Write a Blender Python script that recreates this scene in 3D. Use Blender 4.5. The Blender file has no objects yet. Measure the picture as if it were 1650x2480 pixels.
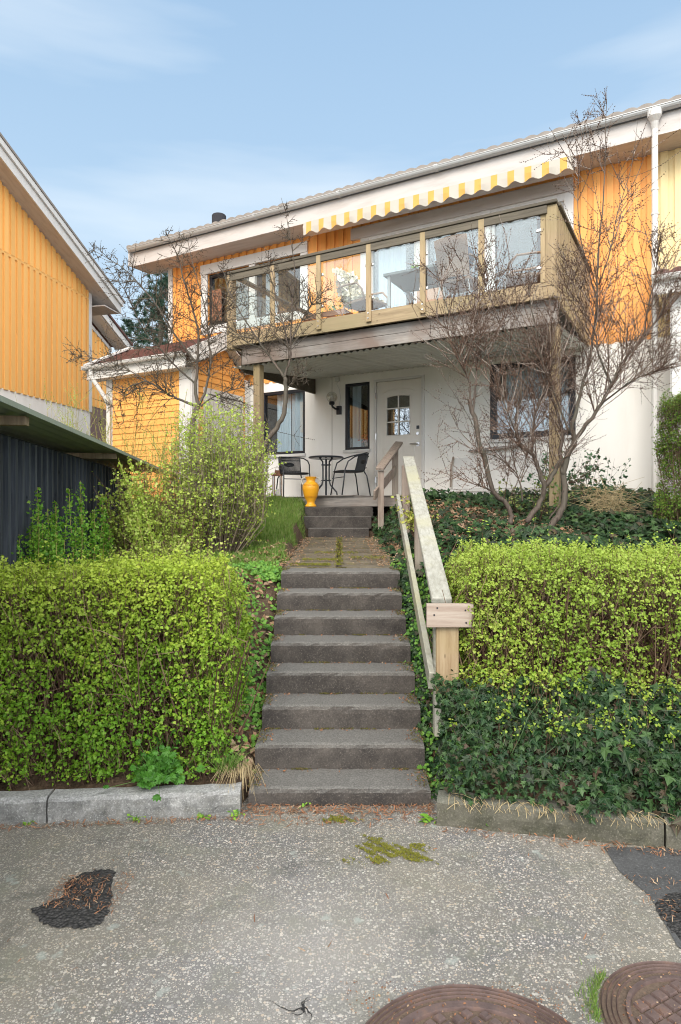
import bpy, math, random
import numpy as np
from mathutils import Matrix, Vector
random.seed(7); RNG = np.random.default_rng(11)
R = math.radians
SC = bpy.context.scene; COL = SC.collection

# ------------------------------------------------------------------ camera, sky, sun, exposure
EYE = 1.77; F = 1586.0
cam = bpy.data.objects.new('camera', bpy.data.cameras.new('camera')); COL.objects.link(cam)
cam.location = (0, 0, EYE); cam.rotation_euler = (R(90), 0, 0)
cam.data.sensor_fit = 'VERTICAL'; cam.data.sensor_height = 36; cam.data.lens = 36 * F / 2480
cam.data.clip_start = .05; cam.data.clip_end = 2000
SC.camera = cam
SUN_EL, SUN_AZ = R(36), R(196)        # azimuth clockwise from +Y
W = bpy.data.worlds.new('World'); SC.world = W; W.use_nodes = True
nt = W.node_tree; nt.nodes.clear()
def N(nt, t, **k):
    n = nt.nodes.new(t)
    for a, b in k.items(): setattr(n, a, b)
    return n
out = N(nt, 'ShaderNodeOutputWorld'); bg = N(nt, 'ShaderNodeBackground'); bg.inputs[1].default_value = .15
sky = N(nt, 'ShaderNodeTexSky', sky_type='NISHITA', sun_disc=False, sun_elevation=SUN_EL, sun_rotation=SUN_AZ, air_density=1.25, dust_density=1.3, ozone_density=2.6)
tc = N(nt, 'ShaderNodeTexCoord')
mp = N(nt, 'ShaderNodeMapping'); mp.inputs['Rotation'].default_value = (0, R(-20), R(10)); mp.inputs['Scale'].default_value = (.8, .8, 5.5)
ns = N(nt, 'ShaderNodeTexNoise'); ns.inputs['Scale'].default_value = 1.5; ns.inputs['Detail'].default_value = 5; ns.inputs['Roughness'].default_value = .5
rp = N(nt, 'ShaderNodeValToRGB'); rp.color_ramp.elements[0].position = .38; rp.color_ramp.elements[0].color = (0, 0, 0, 1); rp.color_ramp.elements[1].position = .72; rp.color_ramp.elements[1].color = (.75, .75, .75, 1)
sx = N(nt, 'ShaderNodeSeparateXYZ'); hz = N(nt, 'ShaderNodeMapRange'); hz.inputs['From Min'].default_value = .45; hz.inputs['From Max'].default_value = .02; hz.inputs['To Min'].default_value = 0; hz.inputs['To Max'].default_value = .3
ad = N(nt, 'ShaderNodeMath', operation='ADD', use_clamp=True)
mx = N(nt, 'ShaderNodeMix', data_type='RGBA'); mx.inputs['B'].default_value = (3.7, 3.95, 4.1, 1)
bc = N(nt, 'ShaderNodeMix', data_type='RGBA', blend_type='MIX'); bc.inputs['Factor'].default_value = .92
gr = N(nt, 'ShaderNodeValToRGB'); gr.color_ramp.elements[0].position = 0; gr.color_ramp.elements[0].color = (.58, .74, .86, 1); gr.color_ramp.elements[1].position = .62; gr.color_ramp.elements[1].color = (.325, .49, .69, 1)
gs = N(nt, 'ShaderNodeVectorMath', operation='SCALE'); gs.inputs['Scale'].default_value = 4.35
bk = N(nt, 'ShaderNodeMapRange', interpolation_type='SMOOTHSTEP'); bk.inputs['From Min'].default_value = .15; bk.inputs['From Max'].default_value = -.55  # extra bright sky behind the camera, added to fill the facade with light
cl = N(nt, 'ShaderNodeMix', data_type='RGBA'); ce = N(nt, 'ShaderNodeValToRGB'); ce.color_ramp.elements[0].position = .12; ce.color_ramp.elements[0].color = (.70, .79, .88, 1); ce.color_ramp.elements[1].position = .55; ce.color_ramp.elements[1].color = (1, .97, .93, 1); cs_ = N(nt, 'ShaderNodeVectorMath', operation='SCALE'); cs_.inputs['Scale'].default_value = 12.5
L = nt.links.new
L(tc.outputs['Generated'], mp.inputs[0]); L(mp.outputs[0], ns.inputs['Vector']); L(ns.outputs[0], rp.inputs[0])
L(tc.outputs['Generated'], sx.inputs[0]); L(sx.outputs[2], hz.inputs[0]); L(rp.outputs[0], ad.inputs[0]); L(hz.outputs[0], ad.inputs[1])
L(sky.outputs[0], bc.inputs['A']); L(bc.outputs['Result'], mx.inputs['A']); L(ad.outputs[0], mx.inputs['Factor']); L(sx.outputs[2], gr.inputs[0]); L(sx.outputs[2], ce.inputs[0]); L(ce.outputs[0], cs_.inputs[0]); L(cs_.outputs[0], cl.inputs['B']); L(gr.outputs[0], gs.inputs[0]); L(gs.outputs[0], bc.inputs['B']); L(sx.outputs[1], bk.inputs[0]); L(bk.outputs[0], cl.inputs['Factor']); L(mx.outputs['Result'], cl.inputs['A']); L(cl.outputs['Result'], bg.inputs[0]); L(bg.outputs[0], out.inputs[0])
sd = bpy.data.lights.new('sun', 'SUN'); sd.energy = 1.25; sd.angle = R(24); sd.color = (1, .95, .87)
so = bpy.data.objects.new('sun', sd); COL.objects.link(so)
dv = Vector((math.sin(SUN_AZ) * math.cos(SUN_EL), math.cos(SUN_AZ) * math.cos(SUN_EL), math.sin(SUN_EL)))
so.rotation_euler = dv.to_track_quat('Z', 'Y').to_euler(); so.location = (0, -10, 20)
SC.view_settings.view_transform = 'Standard'; SC.view_settings.look = 'None'; SC.view_settings.exposure = .90; SC.view_settings.gamma = 1
SC.view_settings.use_curve_mapping = False
SC.cycles.pixel_filter_type = 'BLACKMAN_HARRIS'; SC.cycles.filter_width = 1.05

# ------------------------------------------------------------------ helpers
def M_frame(o, ex, ez=(0, 0, 1)):
    ex = Vector(ex).normalized(); ez = Vector(ez).normalized(); ey = ez.cross(ex).normalized(); ez = ex.cross(ey)
    m = Matrix((ex, ey, ez)).transposed().to_4x4(); m.translation = Vector(o); return m
I4 = Matrix.Identity(4)
HOUSE = M_frame((0, 0, 0), (.8756, -.4830, 0))      # local x = along the facade, y = depth, z = world height
def fac(s, t, z): return HOUSE @ Vector((s, t, z))
def P(u, v, Y): return Vector(((u - 825) / F * Y, Y, EYE + (1240 - v) / F * Y))

class MB:
    def __init__(s, M=I4): s.V = []; s.Fc = []; s.M = M; s.arr = []
    def add(s, vs, fs, M=None):
        M = s.M if M is None else s.M @ M
        b = len(s.V); s.V += [tuple(M @ Vector(v)) for v in vs]; s.Fc += [tuple(b + i for i in f) for f in fs]; return s
    def box(s, x0, x1, y0, y1, z0, z1, M=None):
        v = [(x0, y0, z0), (x1, y0, z0), (x1, y1, z0), (x0, y1, z0), (x0, y0, z1), (x1, y0, z1), (x1, y1, z1), (x0, y1, z1)]
        return s.add(v, [(0, 3, 2, 1), (4, 5, 6, 7), (0, 1, 5, 4), (1, 2, 6, 5), (2, 3, 7, 6), (3, 0, 4, 7)], M)
    def beam(s, p, q, w, h, side=(1, 0, 0)):       # rectangular bar p->q, width w along side, height h
        p = Vector(p); q = Vector(q); d = (q - p).normalized(); sd_ = Vector(side); sd_ = (sd_ - d * sd_.dot(d)).normalized(); up = sd_.cross(d)
        vs = []
        for c in (p, q):
            for a, b in ((-1, -1), (1, -1), (1, 1), (-1, 1)): vs.append(c + sd_ * (a * w / 2) + up * (b * h / 2))
        return s.add(vs, [(0, 1, 2, 3), (7, 6, 5, 4), (0, 4, 5, 1), (1, 5, 6, 2), (2, 6, 7, 3), (3, 7, 4, 0)])
    def tube(s, pts, r, n=8, cap=True, M=None):
        pts = [Vector(p) for p in pts]; k = len(pts)
        if not hasattr(r, '__len__'): r = [r] * k
        vs = []; fs = []; ref = None
        for i in range(k):
            d = (pts[min(i + 1, k - 1)] - pts[max(i - 1, 0)])
            if d.length < 1e-9: d = Vector((0, 0, 1))
            d.normalize()
            if ref is None: ref = Vector((0, 0, 1)) if abs(d.z) < .9 else Vector((1, 0, 0))
            a = (ref - d * ref.dot(d))
            if a.length < 1e-6: a = d.orthogonal()
            a.normalize(); ref = a; b = d.cross(a)
            for j in range(n):
                t = 2 * math.pi * j / n; vs.append(pts[i] + (a * math.cos(t) + b * math.sin(t)) * r[i])
        for i in range(k - 1):
            for j in range(n): fs.append((i * n + j, i * n + (j + 1) % n, (i + 1) * n + (j + 1) % n, (i + 1) * n + j))
        if cap: fs += [tuple(range(n - 1, -1, -1)), tuple((k - 1) * n + j for j in range(n))]
        return s.add(vs, fs, M)
    def lathe(s, prof, c=(0, 0, 0), n=28, M=None):
        vs = []; fs = []
        for r, z in prof:
            for j in range(n): t = 2 * math.pi * j / n; vs.append((c[0] + r * math.cos(t), c[1] + r * math.sin(t), c[2] + z))
        for i in range(len(prof) - 1):
            for j in range(n): fs.append((i * n + j, i * n + (j + 1) % n, (i + 1) * n + (j + 1) % n, (i + 1) * n + j))
        fs.append(tuple(range(n - 1, -1, -1))); fs.append(tuple((len(prof) - 1) * n + j for j in range(n)))
        return s.add(vs, fs, M)
    def prism(s, poly, a, b, plane='xz', M=None):  # extrude polygon from a to b along the missing axis
        n = len(poly)
        def mk(p, t):
            return (p[0], t, p[1]) if plane == 'xz' else ((t, p[0], p[1]) if plane == 'yz' else (p[0], p[1], t))
        vs = [mk(p, a) for p in poly] + [mk(p, b) for p in poly]
        fs = [tuple(range(n)), tuple(range(2 * n - 1, n - 1, -1))] + [(i, n + i, n + (i + 1) % n, (i + 1) % n) for i in range(n)]
        return s.add(vs, fs, M)
    def inst(s, tv, tf, org, fr, sc, col=None):   # numpy copies of a leaf-like template
        tv = np.asarray(tv, float); n = len(org)
        if n == 0: return s
        v = np.einsum('nij,vj->nvi', fr, tv) * np.asarray(sc).reshape(-1, 1, 1) + np.asarray(org)[:, None, :]
        s.arr.append((v.reshape(-1, 3), tf, n, len(tv), col)); return s

REG = {}
def link(name, mb, mat, parent=None, smooth=False, bevel=0, base=None, **pr):
    V = np.array(mb.V, float).reshape(-1, 3); F_ = mb.Fc
    loops = [i for f in F_ for i in f]; sizes = [len(f) for f in F_]; attr = np.ones(len(V))
    allV = [V]; L_ = [np.array(loops, np.int64)]; S_ = [np.array(sizes, np.int64)]; A_ = [attr]; off = len(V)
    for v, tf, n, k, col in mb.arr:
        fl = np.array([i for f in tf for i in f], np.int64); fsz = np.array([len(f) for f in tf], np.int64)
        L_.append((fl[None, :] + (np.arange(n) * k)[:, None] + off).reshape(-1)); S_.append(np.tile(fsz, n))
        allV.append(v); A_.append(np.tile(np.asarray(col, float) if col is not None else np.ones(k), n)); off += len(v)
    V = np.concatenate(allV); LP = np.concatenate(L_); SZ = np.concatenate(S_); A = np.concatenate(A_)
    if parent is not None: inv = REG[parent.name].inverted(); mw = REG[parent.name]
    else:
        if base is None: base = ((V[:, 0].min() + V[:, 0].max()) / 2, (V[:, 1].min() + V[:, 1].max()) / 2, V[:, 2].min())
        mw = base if isinstance(base, Matrix) else Matrix.Translation(Vector(base)); inv = mw.inverted()
    im = np.array(inv); V = V @ im[:3, :3].T + im[:3, 3]
    me = bpy.data.meshes.new(name); me.vertices.add(len(V)); me.vertices.foreach_set('co', V.astype(np.float32).ravel())
    me.loops.add(len(LP)); me.loops.foreach_set('vertex_index', LP.astype(np.int32))
    me.polygons.add(len(SZ)); st = np.concatenate([[0], np.cumsum(SZ)[:-1]]); me.polygons.foreach_set('loop_start', st.astype(np.int32)); me.polygons.foreach_set('loop_total', SZ.astype(np.int32))
    if mb.arr:
        at = me.attributes.new('vein', 'FLOAT', 'POINT'); at.data.foreach_set('value', A.astype(np.float32))
    me.update(calc_edges=True); me.validate()
    me.polygons.foreach_set('use_smooth', np.full(len(SZ), bool(smooth)))
    me.materials.append(mat)
    o = bpy.data.objects.new(name, me); COL.objects.link(o)
    if parent is not None: o.parent = parent
    else: o.matrix_world = mw
    REG[o.name] = mw.copy()
    if bevel:
        b = o.modifiers.new('bevel', 'BEVEL'); b.width = bevel; b.segments = 2; b.limit_method = 'ANGLE'; b.angle_limit = R(40)
    if smooth is True and False: pass
    for k, v in pr.items(): o[k] = v
    return o
def thing(name, label, cat, M=I4, group=None):
    o = bpy.data.objects.new(name, None); COL.objects.link(o); o.empty_display_size = .2
    if not isinstance(M, Matrix): M = Matrix.Translation(Vector(M))
    o.matrix_world = M; REG[o.name] = M.copy(); o['label'] = label; o['category'] = cat
    if group: o['group'] = group
    return o
def at(M, x, y, z, rz=0): return M @ Matrix.Translation((x, y, z)) @ Matrix.Rotation(rz, 4, 'Z')
def copy_tree(o, M, label, group=None):
    def rec(a, par):
        c = a.copy(); COL.objects.link(c)
        if par: c.parent = par
        for ch in list(a.children): rec(ch, c)
        return c
    c = rec(o, None); c.matrix_world = M; c['label'] = label; REG[c.name] = M.copy()
    if group: c['group'] = group
    return c

# ------------------------------------------------------------------ materials
def newmat(name, rough=.7, spec=.3, metal=0):
    m = bpy.data.materials.new(name); m.use_nodes = True; t = m.node_tree; b = t.nodes['Principled BSDF']
    b.inputs['Roughness'].default_value = rough; b.inputs['Specular IOR Level'].default_value = spec; b.inputs['Metallic'].default_value = metal
    return m, t, b
def ramp(t, stops, fac_):
    r = N(t, 'ShaderNodeValToRGB'); e = r.color_ramp.elements
    while len(e) < len(stops): e.new(.5)
    for i, (p, c) in enumerate(stops): e[i].position = p; e[i].color = (*c, 1)
    t.links.new(fac_, r.inputs[0]); return r.outputs[0]
def noise(t, scale, detail=4, rough=.55, stretch=None, vec=None, dist=0):
    n = N(t, 'ShaderNodeTexNoise'); n.inputs['Scale'].default_value = scale; n.inputs['Detail'].default_value = detail; n.inputs['Roughness'].default_value = rough; n.inputs['Distortion'].default_value = dist
    if vec is None: c = N(t, 'ShaderNodeTexCoord'); vec = c.outputs['Object']
    if stretch:
        mp = N(t, 'ShaderNodeMapping'); mp.inputs['Scale'].default_value = stretch; t.links.new(vec, mp.inputs[0]); vec = mp.outputs[0]
    t.links.new(vec, n.inputs['Vector']); return n.outputs[0]
def mixc(t, f, a, b, mode='MIX'):
    m = N(t, 'ShaderNodeMix', data_type='RGBA', blend_type=mode)
    for s, v in (('Factor', f), ('A', a), ('B', b)):
        if isinstance(v, (int, float)): m.inputs[s].default_value = v
        elif isinstance(v, tuple): m.inputs[s].default_value = (*v, 1)
        else: t.links.new(v, m.inputs[s])
    return m.outputs['Result']
def bump(t, b, h, strength=.3, dist=.01):
    n = N(t, 'ShaderNodeBump'); n.inputs['Strength'].default_value = strength; n.inputs['Distance'].default_value = dist
    t.links.new(h, n.inputs['Height']); t.links.new(n.outputs[0], b.inputs['Normal'])
def mrange(t, v, a, b, c=0, d=1):
    n = N(t, 'ShaderNodeMapRange'); n.inputs['From Min'].default_value = a; n.inputs['From Max'].default_value = b; n.inputs['To Min'].default_value = c; n.inputs['To Max'].default_value = d
    t.links.new(v, n.inputs[0]); return n.outputs[0]

def paint(name, col, dirt=.25, rough=.6, dcol=None, stretch=(6, 6, .6), scale=2, isl=.12, bs=.15):
    m, t, b = newmat(name, rough)
    dcol = dcol or tuple(c * .6 for c in col)
    n1 = noise(t, scale, 6, .6, stretch); n2 = noise(t, 40, 3)
    c = mixc(t, mrange(t, n1, .45, .8, 0, dirt), col, dcol)
    if isl:
        g = N(t, 'ShaderNodeNewGeometry'); hs = N(t, 'ShaderNodeHueSaturation'); t.links.new(c, hs.inputs['Color']); t.links.new(mrange(t, g.outputs['Random Per Island'], 0, 1, 1 - isl, 1 + isl), hs.inputs['Value']); c = hs.outputs[0]
    t.links.new(c, b.inputs['Base Color']); bump(t, b, n2, bs, .003); return m
def wood(name, c1, c2, c3=None, axis=2, rough=.75, scale=1, isl=.15):
    m, t, b = newmat(name, rough, .25)
    st = [14, 14, 14]; st[axis] = .9
    n1 = noise(t, 2.2 * scale, 8, .65, tuple(st), dist=.6); n2 = noise(t, 1.6, 3); n3 = noise(t, 9 * scale, 4, .7, tuple(st))
    c = ramp(t, [(.3, c1), (.62, c2)], n1)
    if c3: c = mixc(t, mrange(t, n2, .45, .68), c, c3)
    c = mixc(t, mrange(t, n3, .6, .85, 0, .45), c, tuple(x * .35 for x in c1))
    vo = N(t, 'ShaderNodeTexVoronoi'); vo.inputs['Scale'].default_value = 3.5; tc_ = N(t, 'ShaderNodeTexCoord'); mp_ = N(t, 'ShaderNodeMapping'); sv = [2.2, 2.2, 2.2]; sv[axis] = .9; mp_.inputs['Scale'].default_value = sv
    t.links.new(tc_.outputs['Object'], mp_.inputs[0]); t.links.new(mp_.outputs[0], vo.inputs['Vector'])
    c = mixc(t, mrange(t, vo.outputs['Distance'], .035, .075, .8, 0), c, tuple(x * .25 for x in c1))
    g = N(t, 'ShaderNodeNewGeometry'); hs = N(t, 'ShaderNodeHueSaturation'); t.links.new(c, hs.inputs['Color']); t.links.new(mrange(t, g.outputs['Random Per Island'], 0, 1, 1 - isl, 1 + isl), hs.inputs['Value'])
    t.links.new(hs.outputs[0], b.inputs['Base Color']); bump(t, b, n3, .35, .004); return m
def leafmat(name, cols, rough=.5, transl=.25, vein=None, spec=.35, patch=None, young=None):
    m, t, b = newmat(name, rough, spec); g = N(t, 'ShaderNodeNewGeometry')
    k = len(cols); c = ramp(t, [(i / max(1, k - 1), cc) for i, cc in enumerate(cols)], g.outputs['Random Per Island'])
    if patch: c = mixc(t, mrange(t, noise(t, patch[0], 3), .42, .62), c, mixc(t, .65, c, patch[1]))
    if young:
        gp = N(t, 'ShaderNodeSeparateXYZ'); t.links.new(g.outputs['Position'], gp.inputs[0]); ya = N(t, 'ShaderNodeMath', operation='ADD'); t.links.new(gp.outputs[2], ya.inputs[0]); t.links.new(mrange(t, noise(t, 5, 4), 0, 1, -.25, .25), ya.inputs[1]); c = mixc(t, mrange(t, ya.outputs[0], young[0], young[1], 0, .6), c, young[2])
    if vein:
        a = N(t, 'ShaderNodeAttribute', attribute_name='vein'); pw = N(t, 'ShaderNodeMath', operation='POWER'); pw.inputs[1].default_value = 9; t.links.new(a.outputs['Fac'], pw.inputs[0])
        ml = N(t, 'ShaderNodeMath', operation='MULTIPLY'); ml.inputs[1].default_value = .3; t.links.new(pw.outputs[0], ml.inputs[0])
        c = mixc(t, ml.outputs[0], c, vein)
    t.links.new(c, b.inputs['Base Color'])
    if transl:
        tr = N(t, 'ShaderNodeBsdfTranslucent'); t.links.new(mixc(t, 1.0, c, (1.25, 1.25, .7), 'MULTIPLY'), tr.inputs[0]); ms = N(t, 'ShaderNodeMixShader'); ms.inputs[0].default_value = transl
        o_ = t.nodes['Material Output']; t.links.new(b.outputs[0], ms.inputs[1]); t.links.new(tr.outputs[0], ms.inputs[2]); t.links.new(ms.outputs[0], o_.inputs[0])
    return m
def plain(name, col, rough=.6, metal=0, spec=.4, var=.15, sc=25):
    m, t, b = newmat(name, rough, spec, metal); n = noise(t, sc, 4)
    t.links.new(mixc(t, n, tuple(c * (1 - var) for c in col), tuple(min(1, c * (1 + var)) for c in col)), b.inputs['Base Color']); bump(t, b, n, .08, .002); return m
def glassmat(name, refl=.5, tint=(.9, .95, .97), rough=.01, haze=0):
    m = bpy.data.materials.new(name); m.use_nodes = True; t = m.node_tree; t.nodes.clear(); o_ = N(t, 'ShaderNodeOutputMaterial')
    tr = N(t, 'ShaderNodeBsdfTransparent'); tr.inputs[0].default_value = (*tint, 1); gl = N(t, 'ShaderNodeBsdfGlossy'); gl.inputs['Roughness'].default_value = rough
    lw = N(t, 'ShaderNodeLayerWeight'); lw.inputs[0].default_value = .25; f = mrange(t, lw.outputs['Facing'], 0, 1, refl, min(1, refl + .30))
    ms = N(t, 'ShaderNodeMixShader'); t.links.new(f, ms.inputs[0]); t.links.new(tr.outputs[0], ms.inputs[1]); t.links.new(gl.outputs[0], ms.inputs[2]); src = ms.outputs[0]
    if haze:
        d = N(t, 'ShaderNodeBsdfDiffuse'); d.inputs[0].default_value = (.75, .8, .85, 1); m2 = N(t, 'ShaderNodeMixShader'); m2.inputs[0].default_value = haze; t.links.new(src, m2.inputs[1]); t.links.new(d.outputs[0], m2.inputs[2]); src = m2.outputs[0]
    t.links.new(src, o_.inputs[0]); return m

ORANGE = (.86, .39, .105)
m_orange = paint('orange_paint', ORANGE, .45, .55, (.66, .27, .06), isl=.09)
m_orangeL = paint('yellow_orange_paint', (.88, .485, .15), .25, .55, (.74, .35, .07), isl=.08)
m_clap = paint('orange_clapboard', (.82, .40, .11), .3, .55, (.55, .2, .03), stretch=(.8, .8, 8), isl=.08)
m_cream = paint('cream_paint', (.78, .62, .33), .35, .6, (.45, .33, .15), isl=.05)
m_white = paint('white_paint', (.66, .64, .61), .35, .5, (.5, .46, .42), isl=.03)
m_white2 = paint('weathered_white_paint', (.54, .50, .47), .6, .6, (.33, .28, .24), stretch=(.8, 6, 4), isl=.03)
m_render = paint('white_render', (.84, .81, .76), .4, .8, (.62, .56, .48), stretch=(1.6, 1.6, .35), scale=1.4, isl=0, bs=.3)
m_door = paint('door_paint', (.74, .69, .62), .12, .35, isl=0)
m_black = plain('black_frame', (.012, .013, .018), .4)
m_blackmetal = plain('black_metal', (.018, .022, .028), .35, 0, .5)
m_rattan = plain('black_rattan', (.015, .017, .02), .6)
m_gutter = plain('gutter_metal', (.46, .46, .45), .35, .2)
m_dark = plain('dark_interior', (.03, .03, .035), .9)
m_curtain = paint('curtain_cloth', (.62, .66, .7), .3, .9, (.35, .4, .45), stretch=(26, 26, .3), isl=0)
m_glass = glassmat('window_glass', .09)
m_glassdark = glassmat('door_glass', .22, (.5, .55, .6))
m_bglass = glassmat('balcony_glass', .03, (.93, .97, .97), haze=.03)
m_green = wood('treated_wood', (.27, .195, .11), (.44, .33, .20), (.33, .26, .14))
m_greenx = wood('treated_wood_long', (.25, .185, .11), (.41, .31, .19), (.32, .26, .15), axis=0)
m_greyx = wood('grey_wood_long', (.17, .155, .145), (.33, .30, .27), (.19, .145, .12), axis=0)
m_darkwood = wood('dark_rail_wood', (.07, .06, .045), (.14, .12, .09), axis=0)
m_greyz = wood('grey_wood', (.20, .15, .12), (.36, .29, .24), (.28, .25, .20))
m_railtop = wood('lichen_wood', (.27, .26, .215), (.44, .43, .375), (.42, .40, .27), axis=1, scale=1.3)
m_post = wood('post_wood', (.25, .165, .09), (.38, .285, .175), (.32, .25, .11), axis=2)
m_cross = wood('cross_wood', (.29, .21, .165), (.42, .35, .29), axis=0)
m_metalroof = paint('grey_corrugated_sheet', (.62, .62, .56), .5, .45, (.36, .36, .31), stretch=(3, .4, 3), isl=0)
m_roofgreen = paint('grey_green_roof_sheet', (.26, .30, .245), .4, .5, (.13, .15, .12), stretch=(3, .5, 3), isl=0)
m_shed = wood('black_stained_boards', (.010, .013, .017), (.022, .028, .035), isl=.4)
m_tile = plain('brown_roof_tile', (.13, .055, .045), .7, var=.35, sc=8)
m_maintile = plain('grey_roof_tile', (.25, .22, .195), .8, var=.3, sc=8)
m_bark = wood('bark', (.045, .033, .026), (.13, .10, .08), (.085, .08, .06), scale=2.2)
m_twig = leafmat('red_brown_twigs', [(.055, .03, .02), (.11, .065, .045), (.17, .11, .08), (.36, .31, .27)], .7, 0, spec=.2)
m_twigL = leafmat('grey_brown_twigs', [(.035, .026, .02), (.08, .062, .045), (.16, .13, .095)], .7, 0, spec=.2)
m_hstem = leafmat('hedge_stems', [(.055, .028, .018), (.12, .07, .045), (.26, .18, .12)], .8, 0, spec=.2)
m_dummy = 0
m_hleaf = leafmat('hedge_leaves', [(.09, .20, .012), (.24, .42, .03), (.15, .32, .02), (.40, .52, .06), (.19, .38, .03), (.33, .43, .06)], .5, .3, patch=(2.2, (.12, .28, .018)), young=(.7, 1.45, (.46, .52, .07)))
m_hleaf2 = leafmat('yellow_hedge_leaves', [(.15, .26, .025), (.34, .43, .06), (.21, .35, .035), (.42, .46, .09), (.26, .38, .05)], .5, .3, patch=(2.4, (.18, .32, .03)), young=(.8, 1.5, (.36, .46, .08)))
m_bleaf = leafmat('bush_leaves', [(.25, .36, .05), (.44, .54, .09), (.32, .46, .07), (.50, .54, .15)], .5, .3)
m_vleaf = leafmat('vine_leaves', [(.08, .24, .025), (.18, .38, .035), (.28, .46, .06)], .5, .3)
m_ivy = leafmat('ivy_leaves', [(.006, .019, .007), (.014, .042, .012), (.008, .026, .009), (.040, .085, .025), (.018, .022, .014), (.012, .040, .012), (.060, .11, .035), (.009, .030, .012), (.08, .05, .035)], .45, .04, (.13, .20, .09), .22)
m_ivyl = leafmat('fresh_weed_leaves', [(.07, .20, .03), (.15, .32, .05), (.20, .38, .06)], .5, .25, (.3, .45, .15))
m_celand = leafmat('celandine_leaves', [(.04, .15, .015), (.09, .25, .03), (.06, .20, .02)], .5, .2, (.22, .38, .10))
m_grass = leafmat('grass_blades', [(.07, .16, .02), (.14, .27, .04), (.26, .34, .09), (.10, .22, .03), (.33, .36, .14)], .6, .3)
m_straw = leafmat('straw', [(.38, .28, .14), (.52, .42, .24), (.30, .22, .12)], .8, .1)
m_litter = leafmat('dead_leaves', [(.20, .10, .05), (.38, .24, .14), (.30, .16, .09), (.46, .33, .22), (.14, .08, .05)], .8, .1)
m_needle = leafmat('rust_needles', [(.20, .085, .045), (.36, .17, .085), (.14, .07, .04), (.42, .30, .19)], .8, 0)
m_moss = leafmat('moss', [(.10, .11, .015), (.19, .19, .02), (.14, .13, .03), (.24, .23, .03)], .9, .1)
m_pine = leafmat('pine_needles', [(.008, .028, .018), (.025, .06, .035), (.04, .085, .05)], .6, .05)
m_soilmat, t, b = newmat('soil', .95)
t.links.new(ramp(t, [(.3, (.035, .022, .014)), (.5, (.09, .06, .038)), (.75, (.17, .12, .075))], noise(t, 22, 8, .75)), b.inputs['Base Color']); bump(t, b, noise(t, 30, 6), .8, .03)

def road_mat():
    m, t, b = newmat('exposed_aggregate_asphalt', .85, .25)
    c = N(t, 'ShaderNodeTexCoord'); vec = c.outputs['Object']
    wob = noise(t, 60, 2, vec=vec)
    def vor(scale, feat='F1'):
        v = N(t, 'ShaderNodeTexVoronoi', feature=feat); v.inputs['Scale'].default_value = scale; v.inputs['Randomness'].default_value = 1
        va = N(t, 'ShaderNodeVectorMath', operation='ADD'); vs = N(t, 'ShaderNodeVectorMath', operation='SCALE'); vs.inputs['Scale'].default_value = .008
        nn = N(t, 'ShaderNodeTexNoise'); nn.inputs['Scale'].default_value = 70; t.links.new(vec, nn.inputs['Vector']); t.links.new(nn.outputs['Color'], vs.inputs[0]); t.links.new(vec, va.inputs[0]); t.links.new(vs.outputs[0], va.inputs[1]); t.links.new(va.outputs[0], v.inputs['Vector']); return v
    def stones(scale, lo, hi):
        v = vor(scale); sp = N(t, 'ShaderNodeSeparateColor'); t.links.new(v.outputs['Color'], sp.inputs[0])
        col = ramp(t, [(0, (.10, .095, .09)), (.3, (.20, .195, .19)), (.55, (.36, .34, .31)), (.72, (.43, .40, .36)), (.88, (.40, .31, .23)), (1, (.56, .54, .50))], sp.outputs[0])
        # stone size differs from cell to cell
        thr = mrange(t, sp.outputs[1], 0, 1, lo, hi); sb = N(t, 'ShaderNodeMath', operation='SUBTRACT'); t.links.new(thr, sb.inputs[0]); t.links.new(v.outputs['Distance'], sb.inputs[1])
        return col, mrange(t, sb.outputs[0], 0, .08)
    c1, f1 = stones(78, .12, .62); c2, f2 = stones(150, .1, .6)
    base = ramp(t, [(.3, (.07, .068, .068)), (.7, (.16, .155, .15))], noise(t, 220, 3, vec=vec))
    col = mixc(t, f2, base, c2); col = mixc(t, f1, col, c1)
    big = noise(t, .9, 6, .6, vec=vec); mid = noise(t, 3.3, 7, .7, vec=vec)
    col = mixc(t, mrange(t, big, .38, .60, 0, .75), col, mixc(t, .6, col, (.235, .21, .155)))      # worn, silty areas
    col = mixc(t, mrange(t, mid, .52, .68, 0, .7), col, (.15, .15, .115))                            # greenish film
    lich = noise(t, 5.5, 5, .6, vec=vec); col = mixc(t, mrange(t, lich, .64, .69, 0, .65), col, (.27, .30, .27))
    dk = noise(t, 2.1, 6, .75, vec=vec, dist=.8); col = mixc(t, mrange(t, dk, .53, .68, 0, .8), col, mixc(t, .7, col, (.05, .05, .045)))
    # pale worn patch
    ob = N(t, 'ShaderNodeVectorMath', operation='DISTANCE'); ob.inputs[1].default_value = (-.16, 2.62, 0); t.links.new(vec, ob.inputs[0])
    ww = N(t, 'ShaderNodeMath', operation='ADD'); t.links.new(ob.outputs['Value'], ww.inputs[0]); t.links.new(mrange(t, mid, 0, 1, -.3, .3), ww.inputs[1])
    col = mixc(t, mrange(t, ww.outputs[0], .1, .75, .25, 0), col, (.45, .43, .41))
    hv = N(t, 'ShaderNodeHueSaturation'); hv.inputs['Value'].default_value = 1.22; t.links.new(col, hv.inputs['Color']); col = hv.outputs[0]
    t.links.new(col, b.inputs['Base Color'])
    hh = N(t, 'ShaderNodeMath', operation='ADD'); t.links.new(f1, hh.inputs[0]); t.links.new(f2, hh.inputs[1]); bump(t, b, hh.outputs[0], .55, .004)
    return m
m_road = road_mat()
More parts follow.
